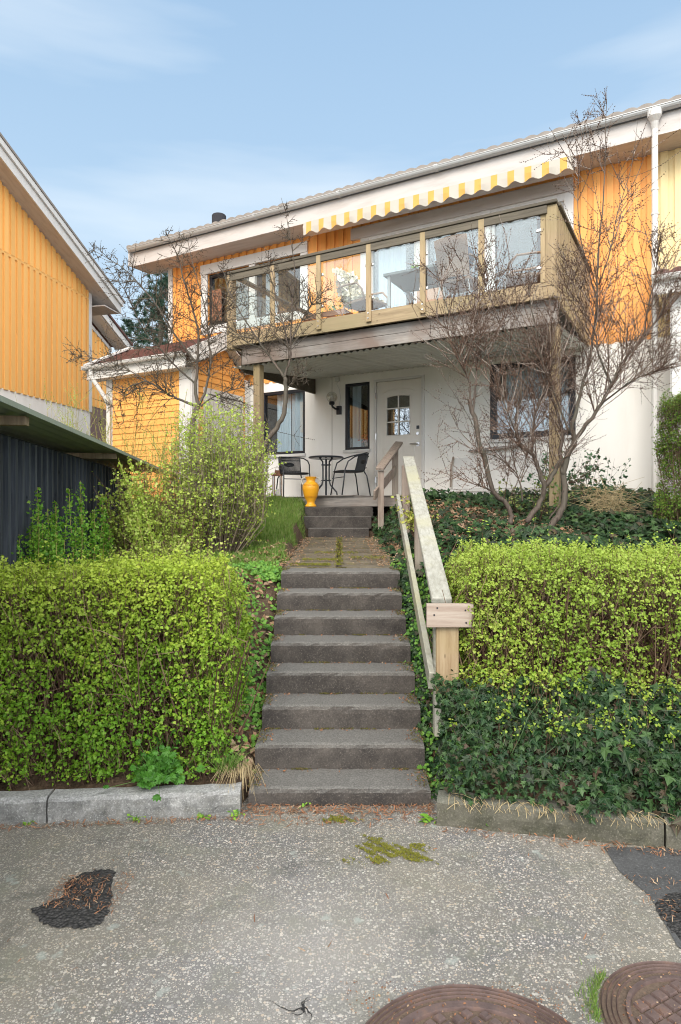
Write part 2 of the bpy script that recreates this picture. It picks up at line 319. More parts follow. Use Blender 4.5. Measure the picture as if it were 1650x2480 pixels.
def conc_mat(name, dark, light, g=(.10, .085, .07), sc=1, topc=None):
    m, t, b = newmat(name, .85, .25); vec = N(t, 'ShaderNodeNewGeometry').outputs['Position']
    n1 = noise(t, 4.5 * sc, 7, .7, vec=vec); n2 = noise(t, 90, 4, .8, vec=vec); n3 = noise(t, 14, 6, .75, vec=vec); n4 = noise(t, 2, 4, .6, (1, 1, .4), vec=vec)
    c = ramp(t, [(.32, dark), (.68, light)], n1); c = mixc(t, mrange(t, n3, .5, .75, 0, .6), c, g)
    c = mixc(t, mrange(t, n4, .5, .7, 0, .5), c, tuple(x * .55 for x in dark))
    c = mixc(t, mrange(t, n2, .55, .72, 0, .75), c, tuple(min(1, x * 2.1) for x in light)); c = mixc(t, mrange(t, n2, .45, .3, 0, .6), c, tuple(x * .35 for x in dark))
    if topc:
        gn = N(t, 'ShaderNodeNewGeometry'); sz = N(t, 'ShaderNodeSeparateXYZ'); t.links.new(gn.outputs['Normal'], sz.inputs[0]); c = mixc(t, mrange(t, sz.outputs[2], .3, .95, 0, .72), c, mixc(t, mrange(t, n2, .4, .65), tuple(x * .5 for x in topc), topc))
    t.links.new(c, b.inputs['Base Color']); bump(t, b, mixc(t, .5, n2, n3), .6, .006); return m
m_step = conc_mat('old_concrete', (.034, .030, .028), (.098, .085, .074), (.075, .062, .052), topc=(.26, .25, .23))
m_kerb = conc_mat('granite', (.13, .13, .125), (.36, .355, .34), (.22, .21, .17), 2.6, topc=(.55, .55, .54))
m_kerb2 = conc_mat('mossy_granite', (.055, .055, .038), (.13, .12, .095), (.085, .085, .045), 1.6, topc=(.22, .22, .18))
m_path = conc_mat('mossy_slabs', (.08, .065, .045), (.19, .16, .12), (.20, .17, .02), 1.5)
m_iron, t, b = newmat('rusty_cast_iron', .5, .5, .35)
t.links.new(ramp(t, [(.3, (.09, .065, .062)), (.55, (.18, .125, .112)), (.8, (.30, .17, .11))], noise(t, 9, 7, .7)), b.inputs['Base Color']); bump(t, b, noise(t, 160, 3), .4, .002)
m_gapdirt = plain('grit', (.12, .085, .062), .95, var=.7, sc=140)
m_patch, t, b = newmat('fresh_black_asphalt', .8)
vv = N(t, 'ShaderNodeTexVoronoi'); vv.inputs['Scale'].default_value = 70; tcx = N(t, 'ShaderNodeTexCoord'); t.links.new(tcx.outputs['Object'], vv.inputs['Vector'])
t.links.new(ramp(t, [(0, (.085, .08, .075)), (.5, (.045, .043, .042)), (1, (.02, .02, .02))], vv.outputs['Distance']), b.inputs['Base Color']); bump(t, b, vv.outputs['Distance'], 1, .012)
m_patch2 = conc_mat('smooth_asphalt', (.055, .055, .055), (.10, .10, .10), (.08, .08, .075), 1)
m_yellow = plain('yellow_glaze', (.78, .36, .02), .32, var=.12, sc=9)
m_bulb = glassmat('lamp_globe', .12, (.85, .85, .82))
m_chrome = plain('brushed_steel', (.6, .6, .6), .25, 1)
m_rust2 = wood('brown_rafter', (.20, .145, .095), (.34, .26, .17))
m_rust = wood('rusty_lantern', (.10, .045, .025), (.24, .12, .07))
m_awn, t, b = newmat('striped_awning_cloth', .85)
cx = N(t, 'ShaderNodeTexCoord'); sp = N(t, 'ShaderNodeSeparateXYZ'); t.links.new(cx.outputs['Object'], sp.inputs[0])
ml = N(t, 'ShaderNodeMath', operation='MULTIPLY'); ml.inputs[1].default_value = 1 / .266; t.links.new(sp.outputs[0], ml.inputs[0]); fr_ = N(t, 'ShaderNodeMath', operation='FRACT'); t.links.new(ml.outputs[0], fr_.inputs[0])
g1 = N(t, 'ShaderNodeMath', operation='GREATER_THAN'); g1.inputs[1].default_value = .6; t.links.new(fr_.outputs[0], g1.inputs[0])
t.links.new(mixc(t, g1.outputs[0], (.47, .43, .37), (.60, .34, .09)), b.inputs['Base Color'])
m_woodbrown = wood('brown_plank', (.20, .085, .045), (.34, .16, .09), axis=0)
m_flesh = paint('wicker', (.34, .22, .15), .3, .7, (.2, .12, .08), stretch=(20, 20, 20), isl=0)
m_wool = plain('sheepskin', (.72, .66, .52), .95, var=.3, sc=50)
m_cush = plain('dark_blue_cloth', (.05, .07, .11), .9)
m_tabletop = plain('grey_tabletop', (.16, .18, .18), .6)
m_pot = plain('terracotta', (.30, .13, .07), .8)
m_redflower = plain('red_petals', (.5, .05, .04), .7)

# ------------------------------------------------------------------ terrain, road, kerbs
def smooth(x, a, b_):
    t_ = np.clip((x - a) / (b_ - a), 0, 1); return t_ * t_ * (3 - 2 * t_)
def kline(X): return np.where(X < 0, 3.86 + .09 * (X + .58), 3.74 - .223 * (X - .54))
def ground_z(X, Y, raw=False):
    X = np.asarray(X, float); Y = np.asarray(Y, float)
    zl = np.interp(Y, [3.9, 4.8, 6.1, 8, 10, 11.2, 14, 40], [.10, .38, 1.13, 1.38, 1.72, 1.95, 2.05, 2.4])
    zr = np.interp(Y, [3.5, 4.3, 5.2, 6.1, 7, 8.5, 10, 40], [.12, .5, .95, 1.32, 1.50, 1.78, 1.96, 2.1])
    zm = np.interp(Y, [3.9, 4.2, 6.0, 6.3, 10, 10.8, 11.2], [-.25, -.05, .9, 1.1, 1.28, 1.65, 1.75]) 
    w = np.where(X < 0, smooth(-X, .50, .66), smooth(X, .50, 1.15))
    side = np.where(X < 0, zl, zr)
    z = zm + (side - zm) * w
    z = z + .018 * np.sin(X * 5.1 + Y * 2.3) * w + .012 * np.sin(X * 11 - Y * 7) * w
    kl = kline(X) + .1
    z = np.where(Y < kl, -.12, z)
    return z
xs = np.concatenate([np.arange(-40, -4, 1.5), np.arange(-4, 5, .06), np.arange(5, 42, 1.5)]); ys = np.concatenate([np.arange(3.0, 12, .06), np.arange(12, 80, 2)])
GX, GY = np.meshgrid(xs, ys); GZ = ground_z(GX, GY)
mb = MB(); nx, ny = len(xs), len(ys)
mb.V = list(map(tuple, np.stack([GX, GY, GZ], -1).reshape(-1, 3)))
mb.Fc = [(j * nx + i, j * nx + i + 1, (j + 1) * nx + i + 1, (j + 1) * nx + i) for j in range(ny - 1) for i in range(nx - 1)]
link('garden_ground', mb, m_soilmat, smooth=True, kind='structure', base=(0, 0, 0))
mb = MB(); mb.add([(-400, -400, 0), (400, -400, 0), (400, 400, 0), (-400, 400, 0)], [(0, 1, 2, 3)])
link('road', mb, m_road, kind='structure', base=(0, 0, 0))
# smooth darker asphalt strip at the right edge
mb = MB(); poly = [P(1478, 2068, 1), P(1640, 2052, 1), P(1700, 2300, 1), P(1590, 2210, 1), P(1545, 2130, 1)]
def ongr(u, v, z=0): Y = F * (EYE - z) / (v - 1240); return ((u - 825) / F * Y, Y, z)
mb.add([ongr(*p, .004) for p in ((1462, 2050), (1500, 2110), (1575, 2170), (1640, 2290), (1900, 2500), (2300, 2300), (1800, 2075), (1640, 2055))], [tuple(range(7, -1, -1))])
link('asphalt_strip', mb, m_patch2, kind='structure')

def stone(mb, p, q, h, d, seed):       # rough kerb stone from p to q (front bottom corners), height h, depth d backwards
    rr = random.Random(seed); p = Vector(p); q = Vector(q); n = max(2, int((q - p).length / .06)); e = (q - p).normalized(); bk = Vector((-e.y, e.x, 0))
    prof = [(0, -.08), (0, .02), (-.004, h * .5), (.002, h * .86), (.014, h * .97), (.035, h), (d * .6, h * 1.01), (d, h * .99), (d, -.08)]
    vs = []
    for i in range(n + 1):
        c = p.lerp(q, i / n)
        for a, z in prof: vs.append(c + bk * (a + rr.uniform(-.006, .006)) + Vector((0, 0, z + rr.uniform(-.004, .004))))
    k = len(prof); fs = [(i * k + j, (i + 1) * k + j, (i + 1) * k + j + 1, i * k + j + 1) for i in range(n) for j in range(k - 1)]
    fs += [tuple(range(k)), tuple(n * k + j for j in range(k - 1, -1, -1))]
    mb.add(vs, fs)
def kerb(name, x0, x1, h, mat, lab, seed, d=.13):
    mb = MB(); f = lambda x: (x, float(kline(np.array(x))) - .04, 0)
    stone(mb, f(x0), f(x1), h, d, seed)
    link(name, mb, mat, smooth=False, bevel=0, label=lab, category='kerb stone', group='granite kerb stones at the road edge')
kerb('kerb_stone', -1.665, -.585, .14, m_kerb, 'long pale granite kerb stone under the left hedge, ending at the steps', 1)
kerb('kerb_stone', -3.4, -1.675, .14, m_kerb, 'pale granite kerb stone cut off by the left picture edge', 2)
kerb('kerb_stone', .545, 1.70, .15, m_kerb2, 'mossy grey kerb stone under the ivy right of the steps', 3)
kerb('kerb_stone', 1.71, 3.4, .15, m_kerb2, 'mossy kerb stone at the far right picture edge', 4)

# stairs: eight lower steps, three upper steps
st = thing('staircase', 'lower flight of eight worn dark concrete steps rising from the asphalt', 'steps', (0, 3.94, 0))
for k in range(8):
    mb = MB(); Y0 = 4.244 + .3025 * (k - 1); zt = .104 + .16 * k; j = random.uniform(-.012, .012)
    n = 22; pr = [(0, -.2), (0, .0), (.002, .10), (.006, .128), (.018, .146), (.04, .154), (.20, .156), (.40, .156)]
    vs = []
    for i in range(n + 1):
        x = -.55 + 1.10 * i / n
        for a, z in pr: vs.append((x + j, Y0 + a + random.uniform(-.003, .003), zt - .156 + z + random.uniform(-.003, .003) + (-.012 if (i in (0, n) and z > .14) else 0)))
    kk = len(pr); fs = [(i * kk + q, (i + 1) * kk + q, (i + 1) * kk + q + 1, i * kk + q + 1) for i in range(n) for q in range(kk - 1)]
    vs2 = len(vs); fs += [tuple(range(kk)), tuple(n * kk + q for q in range(kk - 1, -1, -1))]
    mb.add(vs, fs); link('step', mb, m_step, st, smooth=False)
us = thing('staircase', 'upper flight of three short concrete steps below the wooden terrace', 'steps', (0, 10.05, 1.39))
for k, (y0, z0, z1, xa, xb) in enumerate([(10.05, 1.25, 1.52, -.50, .44), (10.35, 1.5, 1.70, -.59, .49), (10.65, 1.68, 1.855, -.585, .53)]):
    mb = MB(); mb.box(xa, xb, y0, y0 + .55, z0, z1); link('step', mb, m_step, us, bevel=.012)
# path: rows of slabs between the flights
mb = MB(); mb.box(-.56, .56, 6.36, 10.2, .9, 1.20)
rr = random.Random(3)
y = 6.37; i = 0
while y < 10.04:
    d = .37; zz = 1.224 + (y - 6.06) * .042
    for (xa, xb) in ((-.55, -.045), (.01, .54)):
        mb.box(xa + rr.uniform(-.01, .01), xb + rr.uniform(-.01, .01), y, y + d - .018, 1.1, zz + rr.uniform(-.008, .008))
    y += d
link('garden_path', mb, m_path, kind='structure', bevel=.006)

# ------------------------------------------------------------------ siding and walls
def cells(s0, s1, z0, z1, holes):
    S = sorted({s0, s1, *[h[0] for h in holes], *[h[1] for h in holes]}); Z = sorted({z0, z1, *[h[2] for h in holes], *[h[3] for h in holes]})
    S = [a for a in S if s0 <= a <= s1]; Z = [a for a in Z if z0 <= a <= z1]; r = []
    for a, b_ in zip(S, S[1:]):
        for c, d in zip(Z, Z[1:]):
            mx_, mz = (a + b_) / 2, (c + d) / 2
            if not any(h[0] < mx_ < h[1] and h[2] < mz < h[3] for h in holes): r.append((a, b_, c, d))
    return r
def battens(mb, s0, s1, z0, z1, y, holes, pitch=.19, w=.10, th=.032, top=None):
    s = s0 + .02
    while s < s1 - .03:
        e = min(s + w, s1); zt = z1 if top is None else min(top(s), top(e))
        iv = [(z0, zt)]
        for h in holes:
            if h[0] < e and h[1] > s:
                nv = []
                for a, b_ in iv:
                    if h[3] <= a or h[2] >= b_: nv.append((a, b_)); continue
                    if h[2] > a: nv.append((a, h[2]))
                    if h[3] < b_: nv.append((h[3], b_))
                iv = nv
        for a, b_ in iv:
            if b_ - a > .02:
                if top is None: mb.box(s, e, y - th, y - .001, a, b_)
                else: mb.prism([(s, a), (e, a), (e, top(e)), (s, top(s))], y - th, y - .001)
        s += pitch
T = 10.9
house = thing('terraced_house', 'orange and white two storey house with a glazed wooden balcony over its front door', 'house', at(HOUSE, -5.5, 11, 1.9))
UH = [(-9.25, -8.15, 5.73, 6.85), (-8.0, -6.90, 5.73, 6.85), (-5.40, -1.92, 4.55, 6.80)]
GH = [(-7.82, -6.80, 2.92, 4.19), (-5.91, -5.39, 2.94, 4.19), (-5.29, -4.30, 2.03, 4.20), (-3.13, -1.75, 2.99, 4.26)]
mb = MB(HOUSE)
for a, b_, c, d in cells(-10.35, -.60, 4.39, 7.3, UH): mb.box(a, b_, T, T + .12, c, d)
battens(mb, -10.24, -.60, 4.37, 7.2, T, [(-9.42, -6.73, 5.56, 7.05), (-5.57, -1.78, 4.55, 7.0)])
link('upper_wall', mb, m_orange, house)
mb = MB(HOUSE)
for a, b_, c, d in cells(-10.35, -.60, 1.2, 4.385, GH): mb.box(a, b_, T - .012, T + .12, c, d)
mb.box(-10.35, -10.2, T + .12, 18, 1.2, 7.2)
link('lower_wall', mb, m_render, house)
mb = MB(HOUSE); mb.box(-10.36, -10.24, T - .03, T + .1, 4.4, 7.18); link('corner_board', mb, m_white, house)
for s in (-6.19,):
    mb = MB(HOUSE); mb.box(s - .004, s + .004, T - .016, T - .0125, 2.0, 4.38); link('wall_joint', mb, m_greyz, house)
# eaves
mb = MB(HOUSE); mb.box(-10.93, 4.2, 10.35, 10.38, 7.14, 7.43); mb.box(-10.93, 4.2, 10.385, 10.9, 7.145, 7.16); link('fascia', mb, m_white2, house)
mb = MB(HOUSE); mb.prism([(10.28, 7.14), (10.92, 7.16), (15, 8.7), (15, 9.0), (10.28, 7.45)], -10.96, -10.93, 'yz'); link('bargeboard', mb, m_white2, house)
mb = MB(HOUSE)
def gut(mb, s0, s1, t0, z0, r=.065, n=8):
    for rr_ in (r, r - .006):
        vs = []
        for s in (s0, s1):
            for i in range(n + 1): a = math.pi * i / n; vs.append((s, t0 - rr_ * math.cos(a), z0 - rr_ * math.sin(a)))
        mb.add(vs, [(i, i + 1, n + 2 + i, n + 1 + i) for i in range(n)])
    mb.tube([(s0, t0 - r, z0), (s1, t0 - r, z0)], .009, 6)
gut(mb, -10.93, 4.2, 10.28, 7.49)
for s in np.arange(-9.4, 4, 1.85): mb.tube([(s - .03, 10.28, 7.485), (s + .03, 10.28, 7.485)], .070, 14)
link('gutter', mb, m_gutter, house)
def wavy(mb, s0, s1, t0, z0, t1, z1, per=.2, amp=.028, rows=1, M=None, step=.0):
    n = int((s1 - s0) / per * 8); vs = []
    R_ = []
    for r in range(rows):
        R_ += [(r / rows, step), ((r + 1) / rows, 0)]
    for f, up in R_:
        for i in range(n + 1):
            s = s0 + (s1 - s0) * i / n; a = abs(math.sin(math.pi * s / per)) ** .8 * amp
            vs.append((s, t0 + (t1 - t0) * f, z0 + (z1 - z0) * f + a + up))
    fs = []
    for r in range(len(R_) - 1):
        for i in range(n): fs.append((r * (n + 1) + i, r * (n + 1) + i + 1, (r + 1) * (n + 1) + i + 1, (r + 1) * (n + 1) + i))
    mb.add(vs, fs)
    fv = [(v[0], v[1] - .003, v[2]) for v in vs[:n + 1]] + [(v[0], v[1] - .003, z0 - .02) for v in vs[:n + 1]]; mb.add(fv, [(i, i + 1, n + 2 + i, n + 1 + i) for i in range(n)])
mb = MB(HOUSE); wavy(mb, -10.95, 4.2, 10.22, 7.505, 15.2, 9.25, .2, .035, 14, step=.02); mb.add([(-10.93, 10.3, 7.45), (4.2, 10.3, 7.45), (4.2, 15.2, 9.2), (-10.93, 15.2, 9.2)], [(0, 1, 2, 3)]); rf = link('roof', mb, m_maintile, house)
mb = MB(HOUSE); mb.lathe([(.13, 0), (.13, .42)], (-10.1, 12.3, 8.22), 20); mb.lathe([(.165, .42), (.17, .44), (.17, .62), (.155, .64)], (-10.1, 12.3, 8.22), 24); link('roof_vent', mb, m_dark, rf)
mb = MB(HOUSE)
mb.tube([(-.585, 10.28, 7.46), (-.585, 10.28, 7.38), (-.585, 10.30, 7.32), (-.585, 10.33, 7.22), (-.585, 10.33, 1.9)], [.10, .095, .055, .042, .042], 14)
for z in (5.1, 6.0, 6.35): mb.tube([(-.585, 10.33, z), (-.585, 10.33, z + .03)], .05, 14)
link('downpipe', mb, m_white, house, smooth=False)

def opening(parent, s0, s1, z0, z1, t0, fmat, pmat, fw=.05, mull=(), sillm=None, curtain=None, deep=1.2, rec=.06, sw=.0):
    mb = MB(HOUSE); f0, f1 = t0 + rec - .045, t0 + rec + .035
    mb.box(s0, s1, f0, f1, z1 - fw, z1); mb.box(s0, s1, f0, f1, z0, z0 + fw); mb.box(s0, s0 + fw, f0, f1, z0 + fw, z1 - fw); mb.box(s1 - fw, s1, f0, f1, z0 + fw, z1 - fw)
    for m_ in mull: mb.box(m_ - fw / 2, m_ + fw / 2, f0, f1, z0 + fw, z1 - fw)
    w = link('window', mb, fmat, parent, bevel=.004)
    mb = MB(HOUSE); mb.box(s0 + fw, s1 - fw, t0 + rec, t0 + rec + .006, z0 + fw, z1 - fw); link('pane', mb, pmat, w)
    mb = MB(HOUSE); b0 = t0 + .13; vs = [(s0, b0, z0), (s1, b0, z0), (s1, b0, z1), (s0, b0, z1), (s0 - .3, b0 + deep, z0 - .3), (s1 + .3, b0 + deep, z0 - .3), (s1 + .3, b0 + deep, z1 + .3), (s0 - .3, b0 + deep, z1 + .3)]
    mb.add(vs, [(4, 5, 6, 7), (0, 1, 5, 4), (1, 2, 6, 5), (2, 3, 7, 6), (3, 0, 4, 7)]); link('room', mb, m_dark, w)
    if curtain:
        for (a, b_) in curtain:
            mb = MB(HOUSE); n = max(6, int((b_ - a) / .025)); vs = []
            for z in (z0 + .02, z1 - .02):
                for i in range(n + 1): s = a + (b_ - a) * i / n; vs.append((s, t0 + .2 + .018 * math.sin(s * 55) + .01 * math.sin(s * 23), z))
            mb.add(vs, [(i, i + 1, n + 2 + i, n + 1 + i) for i in range(n)]); link('curtain', mb, m_curtain, w)
    if sillm:
        mb = MB(HOUSE); mb.box(s0 - .02, s1 + .02, t0 - .05, t0 + .03, z0 - .055, z0 - .003); link('sill', mb, sillm, w, bevel=.003)
    return w
# ground floor windows, door
opening(house, -7.82, -6.80, 2.92, 4.19, T - .012, m_black, m_glass, .055, (), m_white, [(-7.6, -7.25), (-7.22, -6.93)])
ww = opening(house, -5.91, -5.39, 2.94, 4.19, T - .012, m_black, m_glass, .05, (), m_white, [(-5.84, -5.68)])
opening(house, -3.13, -1.75, 2.99, 4.26, T - .012, m_black, m_glass, .10, (), m_white, [(-2.9, -1.9)])
mb = MB(HOUSE)
for a, b_, c, d in ((-5.29, -5.24, 2.03, 4.20), (-4.35, -4.30, 2.03, 4.20), (-5.24, -4.35, 4.155, 4.20)): mb.box(a, b_, T - .05, T + .06, c, d)
df = link('door_frame', mb, m_white, house, bevel=.003)
# door leaf with arched window
gs0, gs1, gz0, gz1 = -5.04, -4.57, 3.16, 3.88
def arch(s): return gz1 - .075 + .085 * math.sqrt(max(0, 1 - ((s - (gs0 + gs1) / 2) / ((gs1 - gs0) / 2 * 1.35)) ** 2))
mb = MB(HOUSE); d0, d1 = T - .02, T + .03
mb.box(-5.235, gs0, d0, d1, 2.05, 4.15); mb.box(gs1, -4.355, d0, d1, 2.05, 4.15); mb.box(gs0, gs1, d0, d1, 2.05, gz0)
nn = 12; ss = [gs0 + (gs1 - gs0) * i / nn for i in range(nn + 1)]
mb.prism([(s, arch(s)) for s in ss] + [(gs1, 4.15), (gs0, 4.15)], d0, d1)
for (a, b_, c, d) in ((-5.12, -4.49, 2.25, 2.95), ): # raised panel
    mb.box(a, b_, d0 - .008, d0 - .001, c, c + .02); mb.box(a, b_, d0 - .008, d0 - .001, d - .02, d); mb.box(a, a + .02, d0 - .008, d0 - .001, c + .02, d - .02); mb.box(b_ - .02, b_, d0 - .008, d0 - .001, c + .02, d - .02)
mb.tube([(s, d0 - .002, arch(s) + .11) for s in [(-5.12) + .63 * i / 12 for i in range(13)]], .007, 6)
door = link('front_door', mb, m_door, house)
mb = MB(HOUSE)
mb.tube([(s, d0 - .006, arch(s)) for s in ss] + [(gs1, d0 - .006, gz0), (gs0, d0 - .006, gz0), (gs0, d0 - .006, arch(gs0))], .016, 6)
mid = (gs0 + gs1) / 2; mb.box(mid - .012, mid + .012, d0 - .005, d0 + .01, gz0, gz1)
for z in (gz0 + .245, gz0 + .49): mb.box(gs0, gs1, d0 - .004, d0 + .009, z - .01, z + .01)
link('glazing_bars', mb, m_door, door)
mb = MB(HOUSE); mb.prism([(s, arch(s)) for s in ss] + [(gs1, gz0), (gs0, gz0)], d0 + .018, d0 + .022); link('pane', mb, glassmat('door_pane_glass', .24), door)
mb = MB(HOUSE); mb.box(-5.2, -4.4, T + .5, T + .52, 2.1, 4.1); link('hallway', mb, m_dark, door)
mb = MB(HOUSE); mb.tube([(-4.42, d0, 2.98), (-4.42, d0 - .05, 2.98), (-4.56, d0 - .055, 2.985)], .011, 8); mb.box(-4.45, -4.395, d0 - .012, d0 - .002, 2.95, 3.01); link('handle', mb, m_chrome, door)
mb = MB(HOUSE); mb.tube([(-4.425, d0, 3.17), (-4.425, d0 - .025, 3.17)], .028, 14); link('lock', mb, m_chrome, door)
mb = MB(HOUSE); mb.box(-4.45, -4.40, d0 - .014, d0 - .002, 3.25, 3.31); link('keypad', mb, m_blackmetal, door)
for z in (2.3, 3.1, 3.85):
    mb = MB(HOUSE); mb.tube([(-5.24, T - .055, z), (-5.24, T - .055, z + .11)], .012, 8); link('hinge', mb, m_chrome, df)
# bay-shaped white cover low on the wall, grey shelf above it
mb = MB(HOUSE); mb.prism([(-3.78, 2.16), (-2.0, 2.16), (-2.0, 2.72), (-3.74, 2.70), (-3.77, 2.5)], T - .06, T - .013); ho = link('wall_cover', mb, m_white, house, bevel=.01)
mb = MB(HOUSE); mb.tube([(-3.74, T - .1, 2.72), (-3.775, T - .12, 2.55), (-3.79, T - .1, 2.2)], .018, 6); link('cover_edge', mb, m_greyz, ho)
mb = MB(HOUSE); mb.box(-3.8, -1.95, T - .08, T - .062, 2.13, 2.155); link('cover_sill', mb, m_white, ho)
mb = MB(HOUSE); mb.beam((-3.45, T - .10, 2.80), (-2.55, T - .10, 2.86), .12, .035, (0, 1, 0)); link('shelf_board', mb, m_greyx, house)
# upper left window
def trim(mb, s0, s1, z0, z1, w=.12, t=T, d=.035, bot=True):
    mb.box(s0, s1, t - d - .02, t - .002, z1 - w * 1.2, z1); mb.box(s0, s0 + w, t - d, t - .002, z0, z1 - w * 1.2); mb.box(s1 - w, s1, t - d, t - .002, z0, z1 - w * 1.2)
    if bot: mb.box(s0 + w, s1 - w, t - d, t - .002, z0, z0 + w)
mb = MB(HOUSE); trim(mb, -9.42, -6.73, 5.56, 7.05, .17); mb.box(-8.15, -8.0, T - .03, T + .1, 5.73, 6.85); link('window_trim', mb, m_white, house, bevel=.004)
w1 = opening(house, -9.25, -8.15, 5.73, 6.85, T + .03, m_black, m_glass, .07, (), None, [(-8.75, -8.2)])
mb = MB(HOUSE); mb.box(-9.16, -8.92, T + .02, T + .06, 5.82, 6.5); link('open_sash', mb, m_woodbrown, w1)
opening(house, -8.0, -6.90, 5.73, 6.85, T + .03, m_black, m_glass, .07, (), None, [(-7.9, -7.6)])
# patio doors
mb = MB(HOUSE); mb.box(-5.76, -1.78, T - .07, T - .002, 6.86, 7.07); link('lintel_board', mb, m_white2, house, bevel=.004)
mb = MB(HOUSE)
for a, b_ in ((-5.57, -5.40), (-4.46, -4.31), (-3.29, -3.11), (-1.92, -1.78)): mb.box(a, b_, T - .04, T + .1, 4.55, 6.86)
mb.box(-5.40, -1.92, T - .03, T + .1, 6.74, 6.86); link('patio_door_frame', mb, m_white, house, bevel=.004)
for k, (a, b_) in enumerate(((-5.40, -4.46), (-4.31, -3.29), (-3.11, -1.92))):
    opening(house, a, b_, 4.6, 6.74, T, m_white if k < 2 else m_white, m_glass, .055, (), None, [[(-5.3, -4.75)], [(-4.2, -4.0)], [(-2.2, -2.0)]][k])
# awning
mb = MB(HOUSE); s = -6.47; n = 240; vs = []
for i in range(n + 1):
    s = -6.47 + 4.78 * i / n; zb = 6.935 - .028 * math.cos(2 * math.pi * ((s / .266) % 1 - .8)) - .012
    tt = 10.30 + .012 * math.sin(s * 18)
    vs += [(s, 10.30, 7.13), (s, 10.30 - .004, 7.03), (s, tt, zb)]
mb.add(vs, [f for i in range(n) for f in ((i * 3, i * 3 + 3, i * 3 + 4, i * 3 + 1), (i * 3 + 1, i * 3 + 4, i * 3 + 5, i * 3 + 2))])
aw = link('awning', mb, m_awn, house)
mb = MB(HOUSE); mb.tube([(-6.48, 10.325, 7.055), (-1.68, 10.325, 7.055)], .028, 10); mb.box(-6.5, -1.66, 10.40, 10.6, 7.0, 7.13); link('awning_bar', mb, m_white2, aw)

# ------------------------------------------------------------------ balcony (part of the house)
mb = MB(HOUSE); TB = 8.2; S0, S1 = -6.556, -1.546
mb.box(S0 + .03, S1 - .02, TB + .045, T - .03, 4.47, 4.50)
for s in np.arange(S0 + .04, S1 - .1, .145): mb.box(s, s + .13, TB + .05, T - .04, 4.505, 4.53)
bal = link('balcony', mb, m_greyx, house)
mb = MB(HOUSE); mb.box(S0 + .08, S1 - .1, TB, TB + .045, 4.375, 4.575); mb.box(S0 + .0, S0 + .045, TB + .10, T - .05, 4.375, 4.575); mb.box(S1 - .045, S1, TB + .1, T - .05, 4.375, 4.575); link('fascia_board', mb, m_greenx, bal, bevel=.004)
mb = MB(HOUSE)
mb.box(S0 + .2, S1, 8.30, 8.345, 4.24, 4.372); mb.box(S0 + .2, S1, 8.296, 8.34, 4.09, 4.235)
link('front_beam', mb, m_greyx, bal, bevel=.004)
mb = MB(HOUSE)
for s in np.arange(S0 + .3, S1, .6): mb.box(s, s + .05, 8.35, T - .02, 4.385, 4.465)
mb.box(S0 + .1, S0 + .16, 8.36, T - .02, 4.38, 4.44); mb.box(-6.60, -6.555, 8.6, 10.88, 4.06, 4.40)
link('joists', mb, m_darkwood, bal)
# corrugated ceiling
mb = MB(HOUSE); per = .076; per = .10; n = int((S1 - (-6.6)) / per * 8); vs = []
for t_, z_ in ((8.35, 4.083), (T - .02, 4.355)):
    for i in range(n + 1): s = -6.6 + (S1 + 6.6) * i / n; vs.append((s, t_, z_ + .016 * math.sin(2 * math.pi * s / per)))
mb.add(vs, [(i, i + 1, n + 2 + i, n + 1 + i) for i in range(n)])
for s in (-5.75, -4.7, -3.65, -2.6): mb.add([(s, 8.27, 4.062), (s + .02, 8.27, 4.062), (s + .02, T - .03, 4.342), (s, T - .03, 4.342)], [(0, 1, 2, 3)])
link('ceiling_sheet', mb, m_metalroof, bal)
posts = [(-6.52, -6.43), (-5.73, -5.64), (-4.92, -4.83), (-4.11, -4.02), (-3.30, -3.22), (-2.49, -2.43)]
for i, (a, b_) in enumerate(posts):
    mb = MB(HOUSE)
    if i == 0: mb.box(S0, S0 + .10, TB - .03, TB + .09, 4.33, 5.50)
    else:
        w = .075; c = (a + b_) / 2; mb.box(c - w / 2, c + w / 2, TB - .035, TB - .002, 4.42, 5.50)
    pp = link('post', mb, m_green, bal, bevel=.004)
    if i:
        for z in (4.47, 4.54):
            mb = MB(HOUSE); mb.tube([(c, TB - .036, z), (c, TB - .043, z)], .010, 8); link('bolt', mb, m_chrome, bal)
mb = MB(HOUSE); mb.box(-1.665, -1.536, TB - .01, TB + .11, 4.375, 5.50); mb.box(-1.73, -1.668, TB + .005, TB + .06, 4.58, 5.5); link('post', mb, m_green, bal, bevel=.004)
# right side: upright boards; left side too
for j, t_ in enumerate(np.arange(TB + .13, T - .12, .135)):
    mb = MB(HOUSE); mb.box(-1.56, -1.535, t_, t_ + .105, 4.36, 5.49); link('side_board', mb, m_green, bal, bevel=.003)
mb = MB(HOUSE); mb.box(S0 + .02, S1 + .02, TB - .05, TB + .075, 5.505, 5.545); mb.box(S0 + .06, S1 - .1, TB - .034, TB - .0, 5.40, 5.50)
mb.box(S1 - .04, S1 + .045, TB + .08, T - .05, 5.505, 5.545); mb.box(S0 - .02, S0 + .08, TB + .08, T - .05, 5.505, 5.545); link('handrail', mb, m_darkwood, bal, bevel=.006)
pe = [-6.45] + [(a + b_) / 2 for a, b_ in posts[1:]] + [-1.72]
for i in range(6):
    a, b_ = pe[i] + .05, pe[i + 1] - .05
    mb = MB(HOUSE); mb.box(a, b_, TB + .006, TB + .014, 4.60, 5.40); link('glass_panel', mb, m_bglass, bal)
    for x in (a, b_):
        for z in (4.76, 5.22):
            mb = MB(HOUSE); d = -.02 if x == a else .02
            mb.box(x + d - .034, x + d + .034, TB - .004, TB + .024, z - .022, z + .022); link('glass_clip', mb, m_chrome, bal, bevel=.01)
